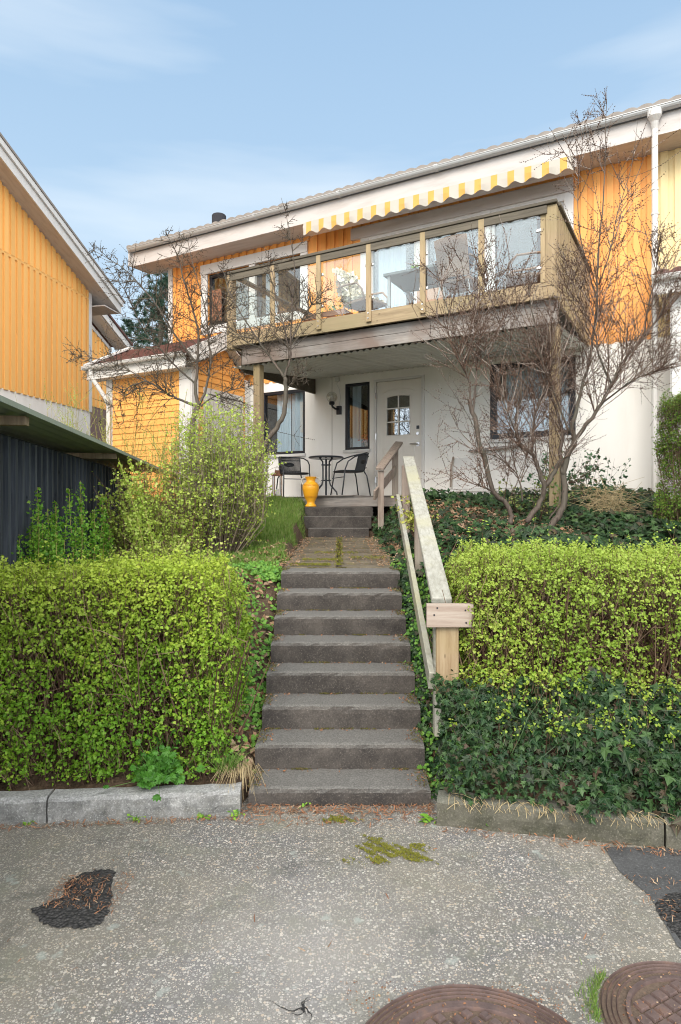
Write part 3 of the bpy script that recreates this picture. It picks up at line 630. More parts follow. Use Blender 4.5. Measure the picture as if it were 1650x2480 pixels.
mb = MB(HOUSE); mb.box(S0 + .03, S0 + .04, TB + .15, T - .1, 4.60, 5.4); link('glass_panel', mb, m_bglass, bal)
# columns that carry the balcony
for (s, t_, zb) in ((-6.12, 8.36, 1.2), (-1.60, 8.36, 1.1)):
    mb = MB(HOUSE); mb.box(s - .06, s + .06, t_, t_ + .12, zb, 4.085); link('column', mb, m_green, bal, bevel=.006)
# terrace deck
mb = MB(HOUSE); mb.box(-7.4, -1.9, 9.55, 9.59, 1.86, 2.02)
for t_ in np.arange(9.53, T - .05, .145): mb.box(-7.42, -1.9, t_, t_ + .135, 2.022, 2.035 + random.uniform(0, .002))
mb.box(-5.9, -5.0, 9.50, 10.0, 2.038, 2.05)
link('terrace_deck', mb, m_greyx, bevel=.003, label='low grey wooden terrace in front of the white ground floor wall', category='terrace', base=at(HOUSE, -5, 9.6, 1.86))

# ------------------------------------------------------------------ neighbour house (cream) on the right
nb = thing('terraced_house', 'cream boarded neighbour house with a brown tiled porch at the right picture edge', 'house', at(HOUSE, 1.5, 11, 1.9))
mb = MB(HOUSE); mb.box(-.595, 4.5, T, T + .12, 4.39, 7.2); battens(mb, -.56, 4.5, 4.39, 7.14, T, []); link('upper_wall', mb, m_cream, nb)
mb = MB(HOUSE); mb.box(-.595, 4.5, T - .012, T + .12, 1.2, 4.385); link('lower_wall', mb, m_render, nb)
mb = MB(HOUSE)
for i in range(6): mb.box(-.36 + i * .16, -.36 + i * .16 + .15, 9.98, 10.02, 1.7, 4.72)
mb.box(-.38, -.35, 10.025, 10.88, 1.7, 4.72); pw = link('porch_wall', mb, m_white, nb, bevel=.004)
mb = MB(HOUSE); wavy(mb, -.58, 3.2, 9.75, 4.92, 10.88, 5.33, .2, .05, 4, step=.03); link('porch_roof', mb, m_tile, nb)
mb = MB(HOUSE); mb.box(-.56, 3.2, 9.78, 9.81, 4.70, 4.90); mb.box(-.58, -.555, 9.80, 10.88, 4.72, 4.93); gut(mb, -.58, 3.2, 9.72, 4.92, .055); mb.beam((-.57, 9.75, 4.98), (-.57, 10.88, 5.39), .05, .12); link('porch_fascia', mb, m_white, nb)

# ------------------------------------------------------------------ annex with shingle roof (left of the house)
ax = thing('outbuilding', 'low orange clapboard outbuilding with a brown shingle roof and white corners', 'outbuilding', at(HOUSE, -9.2, 9.9, 1.5))
def clap(mb, s0, s1, z0, z1, t0, pitch=.115, top=None):
    z = z0
    while z < z1:
        zt = min(z + pitch + .004, z1); mb.add([(s0, t0 - .020, z), (s1, t0 - .020, z), (s1, t0 - .002, zt), (s0, t0 - .002, zt), (s0, t0, z), (s1, t0, z)], [(0, 1, 2, 3), (4, 5, 1, 0)]); z += pitch
mb = MB(HOUSE); mb.box(-10.32, -8.15, 9.15, 9.17, 1.0, 4.50); clap(mb, -10.18, -8.42, 1.0, 4.5, 9.15); link('front_wall', mb, m_clap, ax)
mb = MB(HOUSE)
SIDE = HOUSE @ M_frame((-8.15, 9.15, 0), (0, 1, 0))
mb2 = MB(SIDE); z = 1.0
while z < 4.95:
    x1 = 1.72 if z < 4.40 else (1.60 - (z - 4.40) * 1.4); x0 = 0 if z < 4.45 else (z - 4.45) * 2.1
    if x1 > x0 + .05: mb2.add([(x0, -.020, z), (x1, -.020, z), (x1, -.002, z + .119), (x0, -.002, z + .119), (x0, 0, z), (x1, 0, z)], [(0, 1, 2, 3), (4, 5, 1, 0)])
    z += .115
mb2.prism([(0, 1.0), (1.72, 1.0), (1.72, 4.4), (.85, 4.95), (0, 4.5)], .0, .02)
link('side_wall', mb2, m_clap, ax)
mb = MB(HOUSE); mb.box(-8.42, -8.13, 9.115, 9.148, 1.0, 4.5); mb.box(-8.148, -8.118, 9.115, 9.30, 1.0, 4.5); mb.box(-10.33, -10.17, 9.115, 9.148, 1.0, 4.5); mb.box(-8.148, -8.12, 10.72, 10.87, 1.0, 4.45); link('corner_board', mb, m_white, ax, bevel=.003)
mb = MB(SIDE); mb.box(.30, 1.50, -.035, -.021, 1.6, 4.10); dd = link('side_door', mb, m_white, ax, bevel=.003)
mb = MB(SIDE); mb.box(.42, 1.38, -.042, -.036, 3.98, 3.995); mb.box(1.375, 1.385, -.042, -.036, 1.7, 3.98); link('door_gap', mb, m_black, dd)
def rz_(t_): return 4.62 + (t_ - 8.9) * .52 if t_ < 10 else 5.192 - (t_ - 10) * .52
mb = MB(HOUSE)
nt_ = 8
for r in range(nt_):
    ta, tb = 8.85 + 1.15 * r / nt_, 8.85 + 1.15 * (r + 1) / nt_; za, zb = rz_(ta) + .03, rz_(tb)
    s = -10.6; j = 0
    while s < -7.92:
        e = min(s + .11 + .03 * ((r * 7 + j * 3) % 3), -7.92); dz = ((r * 5 + j * 7) % 4) * .004
        mb.add([(s, ta, za + dz), (e - .006, ta, za + dz), (e - .006, tb, zb + dz), (s, tb, zb + dz), (s, ta, za - .03), (e - .006, ta, za - .03)], [(0, 1, 2, 3), (4, 5, 1, 0)]); s = e; j += 1
mb.add([(-10.6, 10, rz_(10)), (-7.92, 10, rz_(10)), (-7.92, 10.9, rz_(10.9)), (-10.6, 10.9, rz_(10.9))], [(0, 1, 2, 3)])
link('shingle_roof', mb, m_tile, ax)
mb = MB(HOUSE)
mb.box(-10.6, -8.05, 8.87, 8.90, 4.36, 4.56); mb.box(-10.6, -8.1, 8.9, 9.14, 4.37, 4.385)
for s in (-10.60, -7.93):
    mb.beam((s, 8.84, rz_(8.84) - .02), (s, 10.0, rz_(10) - .02), .03, .20, (1, 0, 0)); mb.beam((s, 10.0, rz_(10) - .02), (s, 10.86, rz_(10.86) - .02), .03, .20, (1, 0, 0))
mb.beam((-8.06, 8.95, rz_(8.95) - .20), (-8.06, 10.0, rz_(10) - .2), .25, .02, (1, 0, 0)); mb.beam((-8.06, 10, rz_(10) - .2), (-8.06, 10.8, rz_(10.8) - .2), .25, .02, (1, 0, 0))
mb.beam((-7.91, 8.95, rz_(8.95) - .17), (-7.91, 9.98, rz_(9.98) - .17), .02, .14, (1, 0, 0))
mb.beam((-10.57, 8.82, rz_(8.84) + .06), (-10.57, 10.0, rz_(10) + .06), .10, .03, (1, 0, 0)); link('verge_boards', mb, m_white, ax, bevel=.003)
mb = MB(HOUSE); gut(mb, -10.6, -8.0, 8.80, 4.60, .06); mb.box(-10.605, -10.595, 8.74, 8.86, 4.54, 4.60)
mb.tube([(-10.4, 8.80, 4.54), (-10.4, 8.82, 4.40), (-10.22, 9.02, 3.98), (-10.2, 9.06, 3.85), (-10.2, 9.06, 1.4)], .042, 10); link('gutter', mb, m_white, ax)

# ------------------------------------------------------------------ big yellow-orange house at the left
MD = Vector((.2061, .9785, 0)); LH = M_frame((-6.5, 17, 0), MD)
lh = thing('terraced_house', 'tall yellow orange boarded gable house with white verge at the left picture edge', 'house', at(LH, -5, 3, 1))
def lz(x): return 7.55 - .40 * x if x > -6.5 else 7.55 + .4 * 6.5 + .4 * (x + 6.5)
mb = MB(LH); mb.prism([(-13, 4.4), (0, 4.4), (0, lz(0) - .12), (-6.5, lz(-6.5) - .12), (-13, lz(-13) - .12)], 0, .2)
battens(mb, -13, -.12, 4.37, 7.25, 0, [], .20, .115, .04)
battens(mb, -13, -.12, 7.30, 9.9, 0, [], .20, .115, .04, top=lambda x: lz(x) - .14)
mb.box(-13, 0, -.03, -.003, 7.245, 7.30); link('gable_siding', mb, m_orangeL, lh)
mb = MB(LH); mb.box(-13, 0, -.005, .2, .5, 4.395); mb.box(-.01, .0, .2, 8, .5, 7.3); link('lower_wall', mb, m_render, lh)
mb = MB(LH); mb.box(-.115, .015, -.045, -.001, 4.36, lz(0) - .12); mb.box(.003, .02, -.04, .12, 4.36, 7.4); link('corner_board', mb, m_white, lh)
mb = MB(LH)
def sl(mb, x0, x1, y0, y1, dz0, dz1):
    mb.prism([(x0, lz(x0) + dz0), (x1, lz(x1) + dz0), (x1, lz(x1) + dz1), (x0, lz(x0) + dz1)], y0, y1)
sl(mb, -6.5, .75, -.45, -.42, -.15, .13); sl(mb, -6.5, .78, -.50, -.455, .06, .19)
link('bargeboard', mb, m_white, lh)
mb = MB(LH); sl(mb, -6.5, .70, -.415, -.001, -.14, -.115); sl(mb, .03, .70, .0, 6, -.14, -.115); mb.box(.02, .68, -.40, 6, 7.10, 7.13); mb.box(.69, .72, -.42, 6, 7.1, 7.38); link('soffit', mb, m_white2, lh)
mb = MB(LH); sl(mb, -6.5, .85, -.52, 8, .195, .25); mb.prism([(-13.5, lz(-13.5) + .19), (-6.5, lz(-6.5) + .19), (-6.5, lz(-6.5) + .25), (-13.5, lz(-13.5) + .25)], -.52, 8); link('roof', mb, m_maintile, lh)
# house beyond it
FH = M_frame((-7.85, 22.2, 0), MD); fh = thing('terraced_house', 'small orange gable peeking out between the tall house and the outbuilding', 'house', at(FH, -2, 2, 1.5))
def fz(x): return 7.25 - .42 * x
mb = MB(FH); mb.prism([(-5, 5.2), (0, 5.2), (0, fz(0)), (-5, fz(-5))], 0, .2); battens(mb, -5, -.05, 5.2, 9, 0, [], .24, .14, .03, top=lambda x: fz(x)); link('gable_siding', mb, m_orangeL, fh)
mb = MB(FH); mb.box(-5, 0, -.01, .2, 1.5, 5.195); mb.box(0, 2.6, .05, .2, 1.5, 7.10)
for i in range(12): mb.box(i * .21, i * .21 + .13, .0, .048, 5.2, 7.18 - i * .02)
link('lower_wall', mb, plain('grey_brown_boards', (.2, .13, .115), .8), fh)
mb = MB(FH); 
def sl2(x0, x1, y0, y1, a, b_): mb.prism([(x0, fz(x0) + a), (x1, fz(x1) + a), (x1, fz(x1) + b_), (x0, fz(x0) + b_)], y0, y1)
sl2(-5, .1, -.05, -.01, 0, .12); sl2(-5, .55, -.5, -.46, .30, .52); sl2(-5, .4, -.45, 0, .28, .30); link('bargeboard', mb, m_white, fh)
mb = MB(FH); sl2(-5, .62, -.55, 5, .53, .60); link('roof', mb, m_tile, fh)

# ------------------------------------------------------------------ black shed with corrugated roof
SD = Vector((-.127, .9919, 0)).normalized(); SH = M_frame((-1.98, 3.8, 0), SD)   # local x = away along the roof edge, y = to the left
sh = thing('shed', 'black boarded shed with a grey green corrugated roof at the left edge', 'shed', at(SH, 3, 1.5, .2))
mb = MB(SH); mb.box(-3, 6.15, .42, .46, -.1, 2.36)
mb.box(6.11, 6.15, .46, 4, -.1, 2.3)
link('board_wall', mb, m_shed, sh)
mb = MB(SH)
for i in range(60):
    x = -2.9 + i * .152
    if x < 6.1: mb.box(x, x + .05, .380, .418, -.1, 2.34)
link('battens', mb, wood('lighter_black_battens', (.03, .035, .043), (.075, .085, .10), isl=.35), sh)  # battens coloured lighter than the boards behind them
mb = MB(SH); n = 60; vs = []; ry = lambda y: 2.44 + .05 * y
ncol = 200
for x in (-3.5, 7.66):
    for i in range(ncol + 1): y = 4.2 * i / ncol; vs.append((x, y, ry(y) + .018 * math.sin(2 * math.pi * y / .13)))
mb.add(vs, [(i, i + 1, ncol + 2 + i, ncol + 1 + i) for i in range(ncol)])
link('corrugated_roof', mb, m_roofgreen, sh, smooth=True)
mb = MB(SH); mb.box(-3.5, 7.66, -.004, 0, 2.415, 2.45); link('roof_edge', mb, m_roofgreen, sh)
for x in (-2.3, .62, 3.45):
    mb = MB(SH); mb.box(x, x + .07, .06, 2.5, 2.355, 2.418); link('rafter', mb, m_rust2, sh, bevel=.004)

# ------------------------------------------------------------------ handrails
hr = thing('handrail', 'long weathered wooden handrail running down the right side of the lower steps', 'handrail', (.72, 4.3, .35))
A0 = Vector((.665, 4.30, 1.185)); A1 = Vector((.83, 8.0, 2.43))
mb = MB(); mb.beam(A0, A1, .135, .045); link('top_rail', mb, m_railtop, hr, bevel=.010)
mb = MB(); B0 = Vector((.60, 4.30, .66)); B1 = Vector((.70, 8.0, 1.93)); mb.beam(B0, B1, .042, .125); link('lower_rail', mb, m_railtop, hr, bevel=.006)
mb = MB(); mb.box(.62, .765, 4.235, 4.275, .585, 1.03); link('front_board', mb, m_post, hr, bevel=.004)
mb = MB(); mb.box(.552, .853, 4.195, 4.232, 1.03, 1.182); cb = link('cross_board', mb, m_cross, hr, bevel=.004)
mb = MB()
for x, z in ((.62, 1.155), (.60, 1.11), (.80, 1.14), (.805, 1.06)): mb.tube([(x, 4.198, z), (x, 4.193, z)], .006, 8)
link('screws', mb, m_black, cb)
mb = MB(); mb.box(.615, .66, 4.28, 4.37, .3, 1.14); link('post', mb, m_railtop, hr, bevel=.004)
mb = MB(); mb.box(.74, .83, 7.85, 7.94, 1.5, 2.33); link('post', mb, m_greyz, hr, bevel=.004)
mb = MB(); mb.box(.70, .78, 6.15, 6.22, 1.1, 1.74); link('post', mb, m_greyz, hr, bevel=.004)
h2 = thing('handrail', 'short grey wooden handrail beside the upper steps in front of the door', 'handrail', (.7, 10.2, 1.5))
mb = MB(); mb.beam(P(920, 1136, 10.0), P(967, 1072, 11.3), .13, .045); link('top_rail', mb, m_greyz, h2, bevel=.008)
mb = MB(); a = P(923, 1140, 10.05); mb.box(a.x - .045, a.x + .045, 10.05, 10.14, 1.5, a.z); link('post', mb, m_greyz, h2, bevel=.005)
mb = MB(); a = P(958, 1085, 11.0); mb.box(a.x - .05, a.x + .05, 11.0, 11.1, 1.8, a.z); link('post', mb, m_greyz, h2, bevel=.005)
mb = MB(); mb.beam(P(907, 1200, 9.9), P(958, 1138, 11.0), .035, .15); link('lower_rail', mb, m_greyz, h2, bevel=.005)

# ------------------------------------------------------------------ terrace furniture
def chair(label, M):
    o = thing('bistro_chair', label, 'chair', M, 'black woven bistro chairs')
    for s in (-1, 1):
        mb = MB(M); mb.tube([(s * .27, -.24, 0), (s * .255, -.20, .25), (s * .245, -.17, .46), (s * .26, -.12, .60), (s * .27, 0, .68), (s * .25, .16, .735), (s * .20, .26, .76), (0, .30, .765)], .012, 8); link('arm_frame', mb, m_blackmetal, o, smooth=True)
        mb = MB(M); mb.tube([(s * .20, .20, .44), (s * .235, .24, .36), (s * .26, .30, 0)], .012, 8); link('leg', mb, m_blackmetal, o, smooth=True)
        mb = MB(M); mb.tube([(s * .20, .20, .44), (s * .205, .25, .62), (s * .21, .28, .755)], .011, 8); link('back_frame', mb, m_blackmetal, o, smooth=True)
    mb = MB(M); mb.tube([(-.255, -.205, .33), (.255, -.205, .33)], .008, 6); link('stretcher', mb, m_blackmetal, o)
    mb = MB(M)
    ring = [(.24 * math.copysign(abs(math.cos(a)) ** .55, math.cos(a)), .22 * math.copysign(abs(math.sin(a)) ** .55, math.sin(a)) - .01) for a in np.linspace(0, 2 * math.pi, 28, endpoint=False)]
    mb.prism(ring, .425, .452, 'xy'); mb.tube([(x, y, .44) for x, y in ring] + [(ring[0][0], ring[0][1], .44)], .014, 6); link('seat', mb, m_rattan, o)
    mb = MB(M)
    for i in range(25):
        x = -.2 + .4 * i / 24; b_ = .012 * math.sin(i * 1.9); cy = .035 * (1 - (x / .2) ** 2); mb.tube([(x * .95, .205 + cy, .45), (x, .245 + cy + .01, .6), (x * 1.02, .285 + cy, .755)], .0072, 4, cap=False)
    for z, y in ((.50, .245), (.70, .29)): mb.tube([(-.2 + .04 * i, y + .03 * (1 - ((-.2 + .04 * i) / .2) ** 2), z) for i in range(11)], .009, 5)
    ell = [(.09 * math.cos(a), .275 + .01, .62 + .028 * math.sin(a)) for a in np.linspace(0, 6.283, 16)]; mb.tube(ell, .012, 5); mb.box(-.075, .075, .272, .285, .605, .635)
    link('woven_back', mb, m_rattan, o); return o
DZ = 2.037
def on_deck(u, v, dt=0):   # deck point under a pixel
    k = (u - 825) / F; return None
def deckpt(u, t_): k = (u - 825) / F; Y = t_ / (.483 * k + .8756); X = k * Y; return Vector((X, Y, DZ))
c1 = deckpt(712, 10.15); c2 = deckpt(845, 10.1); tp = deckpt(790, 10.2)
chair('black woven bistro chair left of the round table, facing the steps', Matrix.Translation(c1) @ Matrix.Rotation(R(22), 4, 'Z'))
chair('black woven bistro chair right of the round table, turned sideways', Matrix.Translation(c2) @ Matrix.Rotation(R(-68), 4, 'Z'))
MT = Matrix.Translation(tp); tb_ = thing('bistro_table', 'round black bistro table with a glass top between two chairs', 'table', MT)
mb = MB(MT); mb.lathe([(.285, .70), (.30, .695), (.30, .725), (.285, .728)], n=36); link('table_top', mb, glassmat('table_glass', .25, (.12, .14, .15)), tb_)
mb = MB(MT); mb.tube([(.30 * math.cos(a), .30 * math.sin(a), .712) for a in np.linspace(0, 2 * math.pi, 37)], .017, 8); link('rim', mb, m_blackmetal, tb_, smooth=True)
for k in range(4):
    a = R(45 + 90 * k); ca, sa = math.cos(a), math.sin(a); mb = MB(MT)
    mb.tube([(ca * .16, sa * .16, .70), (ca * .085, sa * .085, .64), (ca * .08, sa * .08, .5), (ca * .08, sa * .08, .30), (ca * .11, sa * .11, .22), (ca * .27, sa * .27, .09), (ca * .29, sa * .29, 0)], .012, 8); link('leg', mb, m_blackmetal, tb_, smooth=True)
mb = MB(MT); mb.tube([(0, 0, 0), (0, 0, .69)], .017, 10)
for z in (.58, .30): mb.tube([(.085 * math.cos(a), .085 * math.sin(a), z) for a in np.linspace(0, 2 * math.pi, 17)], .008, 6)
link('column', mb, m_blackmetal, tb_)
# vase
vp = Vector(((753 - 825) / F * 10.78, 10.78, 1.857)); MV = Matrix.Translation(vp)
va = thing('vase', 'bright yellow two handled ceramic vase on the top concrete step', 'vase', MV)
mb = MB(MV); mb.lathe([(.0, 0), (.092, 0), (.095, .012), (.085, .03), (.062, .055), (.068, .09), (.095, .14), (.118, .20), (.134, .27), (.137, .30), (.135, .33), (.125, .362), (.104, .39), (.08, .405), (.072, .42), (.078, .45), (.094, .485), (.098, .492), (.088, .49), (.07, .43), (.0, .42)], n=40)
for z, r in ((.155, .104), (.17, .110), (.345, .133), (.36, .127)): mb.tube([(r * math.cos(a), r * math.sin(a), z) for a in np.linspace(0, 2 * math.pi, 41)], .003, 5)
link('body', mb, m_yellow, va, smooth=True)
for s in (-1, 1):
    mb = MB(MV); mb.tube([(s * .082, 0, .46), (s * .11, 0, .475), (s * .145, 0, .46), (s * .155, 0, .42), (s * .14, 0, .375), (s * .125, 0, .345)], .012, 8); link('handle', mb, plain('weathered_glaze', (.5, .48, .42), .5), va, smooth=True)
# lantern
lp_ = deckpt(672, 10.0); ML = Matrix.Translation(lp_) @ Matrix.Rotation(R(20), 4, 'Z'); la = thing('lantern', 'rusty brown metal lantern on the deck behind the green bush', 'lantern', ML)
ML = ML @ Matrix.Scale(.72, 4, (1, 0, 0)) @ Matrix.Scale(.72, 4, (0, 1, 0)); mb = MB(ML); mb.box(-.11, .11, -.11, .11, .0, .03)
for x in (-1, 1):
    for y in (-1, 1): mb.box(x * .095 - .009, x * .095 + .009, y * .095 - .009, y * .095 + .009, .03, .40)
link('frame', mb, m_rust, la)
mb = MB(ML); mb.add([(-.13, -.13, .40), (.13, -.13, .40), (.13, .13, .40), (-.13, .13, .40), (-.06, -.06, .455), (.06, -.06, .455), (.06, .06, .455), (-.06, .06, .455)], [(0, 1, 5, 4), (1, 2, 6, 5), (2, 3, 7, 6), (3, 0, 4, 7), (4, 5, 6, 7), (3, 2, 1, 0)]); mb.box(-.055, .055, -.055, .055, .457, .50); mb.tube([(-.05, 0, .5), (-.03, 0, .56), (.03, 0, .56), (.05, 0, .5)], .005, 6); link('cap', mb, m_rust, la)
mb = MB(ML); 
for x in (-.09, .09): mb.box(x - .002, x + .002, -.085, .085, .03, .40)
link('panes', mb, glassmat('lantern_glass', .15), la)
mb = MB(ML); mb.lathe([(.035, .03), (.035, .16)]); link('candle', mb, m_white, la)
# wall lamp
wl = thing('wall_lamp', 'black wall lamp with a clear glass globe left of the narrow window', 'lamp', at(HOUSE, -6.06, T, 3.75))
mb = MB(HOUSE); mb.box(-6.07, -5.98, T - .06, T - .013, 3.62, 3.78); mb.tube([(-6.03, T - .06, 3.72), (-6.06, T - .12, 3.72), (-6.10, T - .16, 3.76), (-6.11, T - .16, 3.82)], .02, 8); mb.lathe([(.045, 0), (.055, .03), (.05, .06)], (-6.11, T - .16, 3.79), 16); link('bracket', mb, m_black, wl)
mb = MB(HOUSE); mb.lathe([(.045, 0)] + [(.105 * math.sin(a), .085 - .105 * math.cos(a)) for a in np.linspace(.5, 3.0, 12)], (-6.11, T - .16, 3.85), 20); link('globe', mb, m_bulb, wl, smooth=True)
mb = MB(HOUSE); mb.lathe([(.015, 0), (.03, .05), (.03, .08), (.01, .11)], (-6.11, T - .16, 3.86), 10); link('bulb', mb, m_white, wl, smooth=True)
mb = MB(HOUSE); mb.tube([(-6.03, T - .02, 3.78), (-6.0, T - .02, 3.95), (-6.03, T - .02, 4.1), (-6.08, T - .02, 4.2), (-6.06, T - .02, 4.33)], .006, 5); mb.box(-6.11, -6.02, T - .045, T - .013, 4.25, 4.33); link('cable', mb, m_white, wl)

# ------------------------------------------------------------------ balcony furniture
BZ = 4.532
def bchair(label, s, t_, rz, wool=False, mat=None, gr='wicker chairs on the balcony', cush=False):
    M = at(HOUSE, s, t_, BZ, rz); o = thing('balcony_chair', label, 'chair', M, gr); mat = mat or m_flesh
    mb = MB(M); pts = [(-.25, -.26), (.25, -.26), (.22, .24), (-.22, .24)]
    mb.prism(pts, .40, .45, 'xy'); link('seat', mb, mat, o, bevel=.015)
    mb = MB(M); n = 8; vs = []
    for i in range(n + 1):
        x = -.22 + .44 * i / n; c = .05 * (1 - (x / .22) ** 2); vs += [(x, .22 + c, .45), (x * 1.08, .36 + c, .95), (x, .245 + c, .45), (x * 1.08, .385 + c, .95)]
    fs = []
    for i in range(n): a = i * 4; fs += [(a, a + 4, a + 5, a + 1), (a + 3, a + 7, a + 6, a + 2), (a + 1, a + 5, a + 7, a + 3)]
    fs += [(0, 1, 3, 2), (n * 4, n * 4 + 2, n * 4 + 3, n * 4 + 1)]
    mb.add(vs, fs); link('back', mb, mat, o)
    for s_ in (-1, 1):
        mb = MB(M); mb.tube([(s_ * .27, -.24, .42), (s_ * .30, -.22, .55), (s_ * .30, -.12, .66), (s_ * .30, .1, .68), (s_ * .25, .30, .70)], .016, 8); link('armrest', mb, mat, o, smooth=True)
        mb = MB(M); mb.tube([(s_ * .22, -.25, .42), (s_ * .27, -.30, 0)], .012, 8); mb.tube([(s_ * .27, -.30, .012), (s_ * .27, .32, .012)], .012, 8); mb.tube([(s_ * .2, .22, .42), (s_ * .27, .32, 0)], .012, 8); link('leg', mb, m_gutter, o, smooth=True)
    if wool:
        mb = MB(M); q = RNG.normal(size=(900, 3)); q /= np.linalg.norm(q, axis=1)[:, None]
        org = np.array([[RNG.uniform(-.23, .23), RNG.uniform(-.22, .25), .47] if RNG.random() < .5 else [RNG.uniform(-.22, .22), .27 + .0, .45] for _ in range(900)])
        for i in range(900):
            if org[i, 2] < .46: z = RNG.uniform(.42, 1.02); org[i] = [RNG.uniform(-.23, .23), .19 + (z - .45) * .3 + (.08 if RNG.random() < .3 else 0), z]
        m4 = np.array(M); org = org @ m4[:3, :3].T + m4[:3, 3]
        fr = rand_frames(q, RNG); mb.inst([(0, -.5, 0), (.5, 0, .1), (0, .6, .3), (-.5, 0, .1)], [(0, 1, 2), (0, 2, 3)], org, fr, RNG.uniform(.05, .10, 900))
        MBs = [mb]; f = thing('sheepskin', 'cream sheepskin thrown over the balcony chair before the orange wall', 'sheepskin', at(M, 0, 0, .45)); link('fleece', mb, m_wool, f)
    if cush:
        mb = MB(M); mb.lathe([(0, -.06), (.15, -.05), (.21, 0), (.15, .05), (0, .06)], (0, 0, 0), 20, M=Matrix.Translation((-.05, .17, .70)) @ Matrix.Rotation(R(75), 4, 'X')); link('cushion', mb, m_cush, None, smooth=True, label='dark blue cushion leaning in the chair right of the balcony table', category='cushion')
    return o
def rand_frames(nrm, rng, jitter=0.0):
    n = nrm / np.linalg.norm(nrm, axis=1)[:, None]; a = rng.normal(size=n.shape); a -= n * (a * n).sum(1)[:, None]; a /= np.linalg.norm(a, axis=1)[:, None]; b_ = np.cross(n, a)
    return np.stack([b_, a, n], -1)   # columns: x, y(tip), z(normal)
bchair('balcony chair covered by a cream sheepskin in the third glass bay', -4.55, 9.0, R(75), wool=True)
bchair('wicker balcony chair with its back to the glass, right of the table', -2.95, 8.85, R(175), cush=True)
bchair('brown wicker armchair in the last glass bay by the corner post', -2.15, 9.1, R(-70), mat=m_flesh)
bchair('low brown wicker chair half hidden below the balcony table', -3.75, 9.75, R(20))
M = at(HOUSE, -3.55, 9.15, BZ); o = thing('balcony_table', 'grey rectangular table behind the balcony glass', 'table', M)
mb = MB(M); mb.box(-.55, .45, -.42, .42, .70, .74); link('table_top', mb, m_tabletop, o, bevel=.004)
for x in (-.48, .38):
    for y in (-.36, .36): mb = MB(M); mb.box(x - .02, x + .02, y - .02, y + .02, 0, .70); link('leg', mb, m_gutter, o)
def pot(label, s, t_, z, h=.14, lf=m_vleaf, n=60, sp=.12, M0=HOUSE):
    M = at(M0, s, t_, z); o = thing('potted_plant', label, 'plant', M, 'potted plants')
    mb = MB(M); mb.lathe([(h * .33, 0), (h * .5, h), (h * .42, h), (h * .4, h * .8)], n=16); link('pot', mb, m_pot, o)
    mb = MB(M); c = RNG.normal(size=(n, 3)) * sp * .5; c[:, 2] = np.abs(c[:, 2]) * 1.1 + h; m4 = np.array(M); mb.inst(LEAF3, LEAF3F, c @ m4[:3, :3].T + m4[:3, 3], rand_frames(RNG.normal(size=(n, 3)) + np.array([0, -.6, .5]), RNG), RNG.uniform(.03, .06, n)); 
    for i in range(8): mb.tube([(0, 0, h * .8), tuple(c[i])], .003, 4)
    link('foliage', mb, lf, o)

# leaf templates (x across, y towards the tip), vein value per vertex
LEAF3 = [(0, 0, 0), (.28, .12, .05), (.50, .42, .10), (.26, .50, .04), (.24, .80, .05), (0, 1, -.04), (-.24, .80, .05), (-.26, .50, .04), (-.50, .42, .10), (-.28, .12, .05)]
LEAF3F = [(0, 1, 2, 3), (0, 3, 4, 5), (0, 5, 6, 7), (0, 7, 8, 9)]
LEAF1 = [(0, 0, 0), (.26, .35, .07), (.20, .75, .03), (0, 1, -.05), (-.20, .75, .03), (-.26, .35, .07)]
LEAF1F = [(0, 1, 2, 3), (0, 3, 4, 5)]
IVY = [(0, .12, .02), (.12, -.06, -.02), (.42, -.10, -.05), (.30, .14, .04), (.62, .36, -.06), (.28, .44, .05), (0, 1.0, -.08), (-.28, .44, .05), (-.62, .36, -.06), (-.30, .14, .04), (-.42, -.10, -.05), (-.12, -.06, -.02)]
IVYF = [(0, i, i + 1) for i in range(1, 11)] + [(0, 11, 1)]
IVYC = [1, 0, 1, 0, 1, 0, 1, 0, 1, 0, 1, 0]
WEED = [(0, 0, .0)]; WEEDC = [1]
for i in range(15):
    a = -2.5 + 5.0 * i / 14; r = (.62, .5, .36)[i % 3] if False else (.62 if i % 2 == 0 else .44); r *= (1 if abs(a) < 2.2 else .8)
    WEED.append((math.sin(a) * r, .30 + math.cos(a) * r * .95, .06 * (1 if i % 2 else -1))); WEEDC.append(1 if i % 2 == 0 else 0)
WEEDF = [(0, i, i + 1) for i in range(1, 15)]
BLADE = [(-.035, 0, 0), (.035, 0, 0), (.03, .5, .05), (0, 1, .22), (-.03, .5, .05)]; BLADEF = [(0, 1, 2, 4), (4, 2, 3)]
DEAD = [(0, -.5, .1), (.3, -.1, -.1), (.2, .3, .12), (0, .55, -.08), (-.25, .25, .15), (-.32, -.15, .0)]; DEADF = [(0, 1, 2), (0, 2, 3), (0, 3, 4), (0, 4, 5)]
NEED = [(-.06, -.5, 0), (.06, -.5, 0), (.08, 0, .08), (.02, .5, 0), (-.05, .1, .05)]; NEEDF = [(0, 1, 2, 4), (4, 2, 3)]
BUD = [(-.35, 0, 0), (.35, 0, 0), (0, 0, .5), (0, 1, .1)]; BUDF = [(0, 1, 3), (1, 2, 3), (2, 0, 3)]
pot('small green potted plant on the balcony table', -3.75, 9.1, BZ + .742, .09, m_vleaf, 50, .09)
pot('small potted plant standing on the balcony floor beside the sheepskin chair', -4.95, 8.75, BZ, .22, m_ivyl, 80, .22)
pot('potted plant with red flowers inside the narrow window', -5.56, T + .22, 2.99, .11, m_redflower, 60, .13)
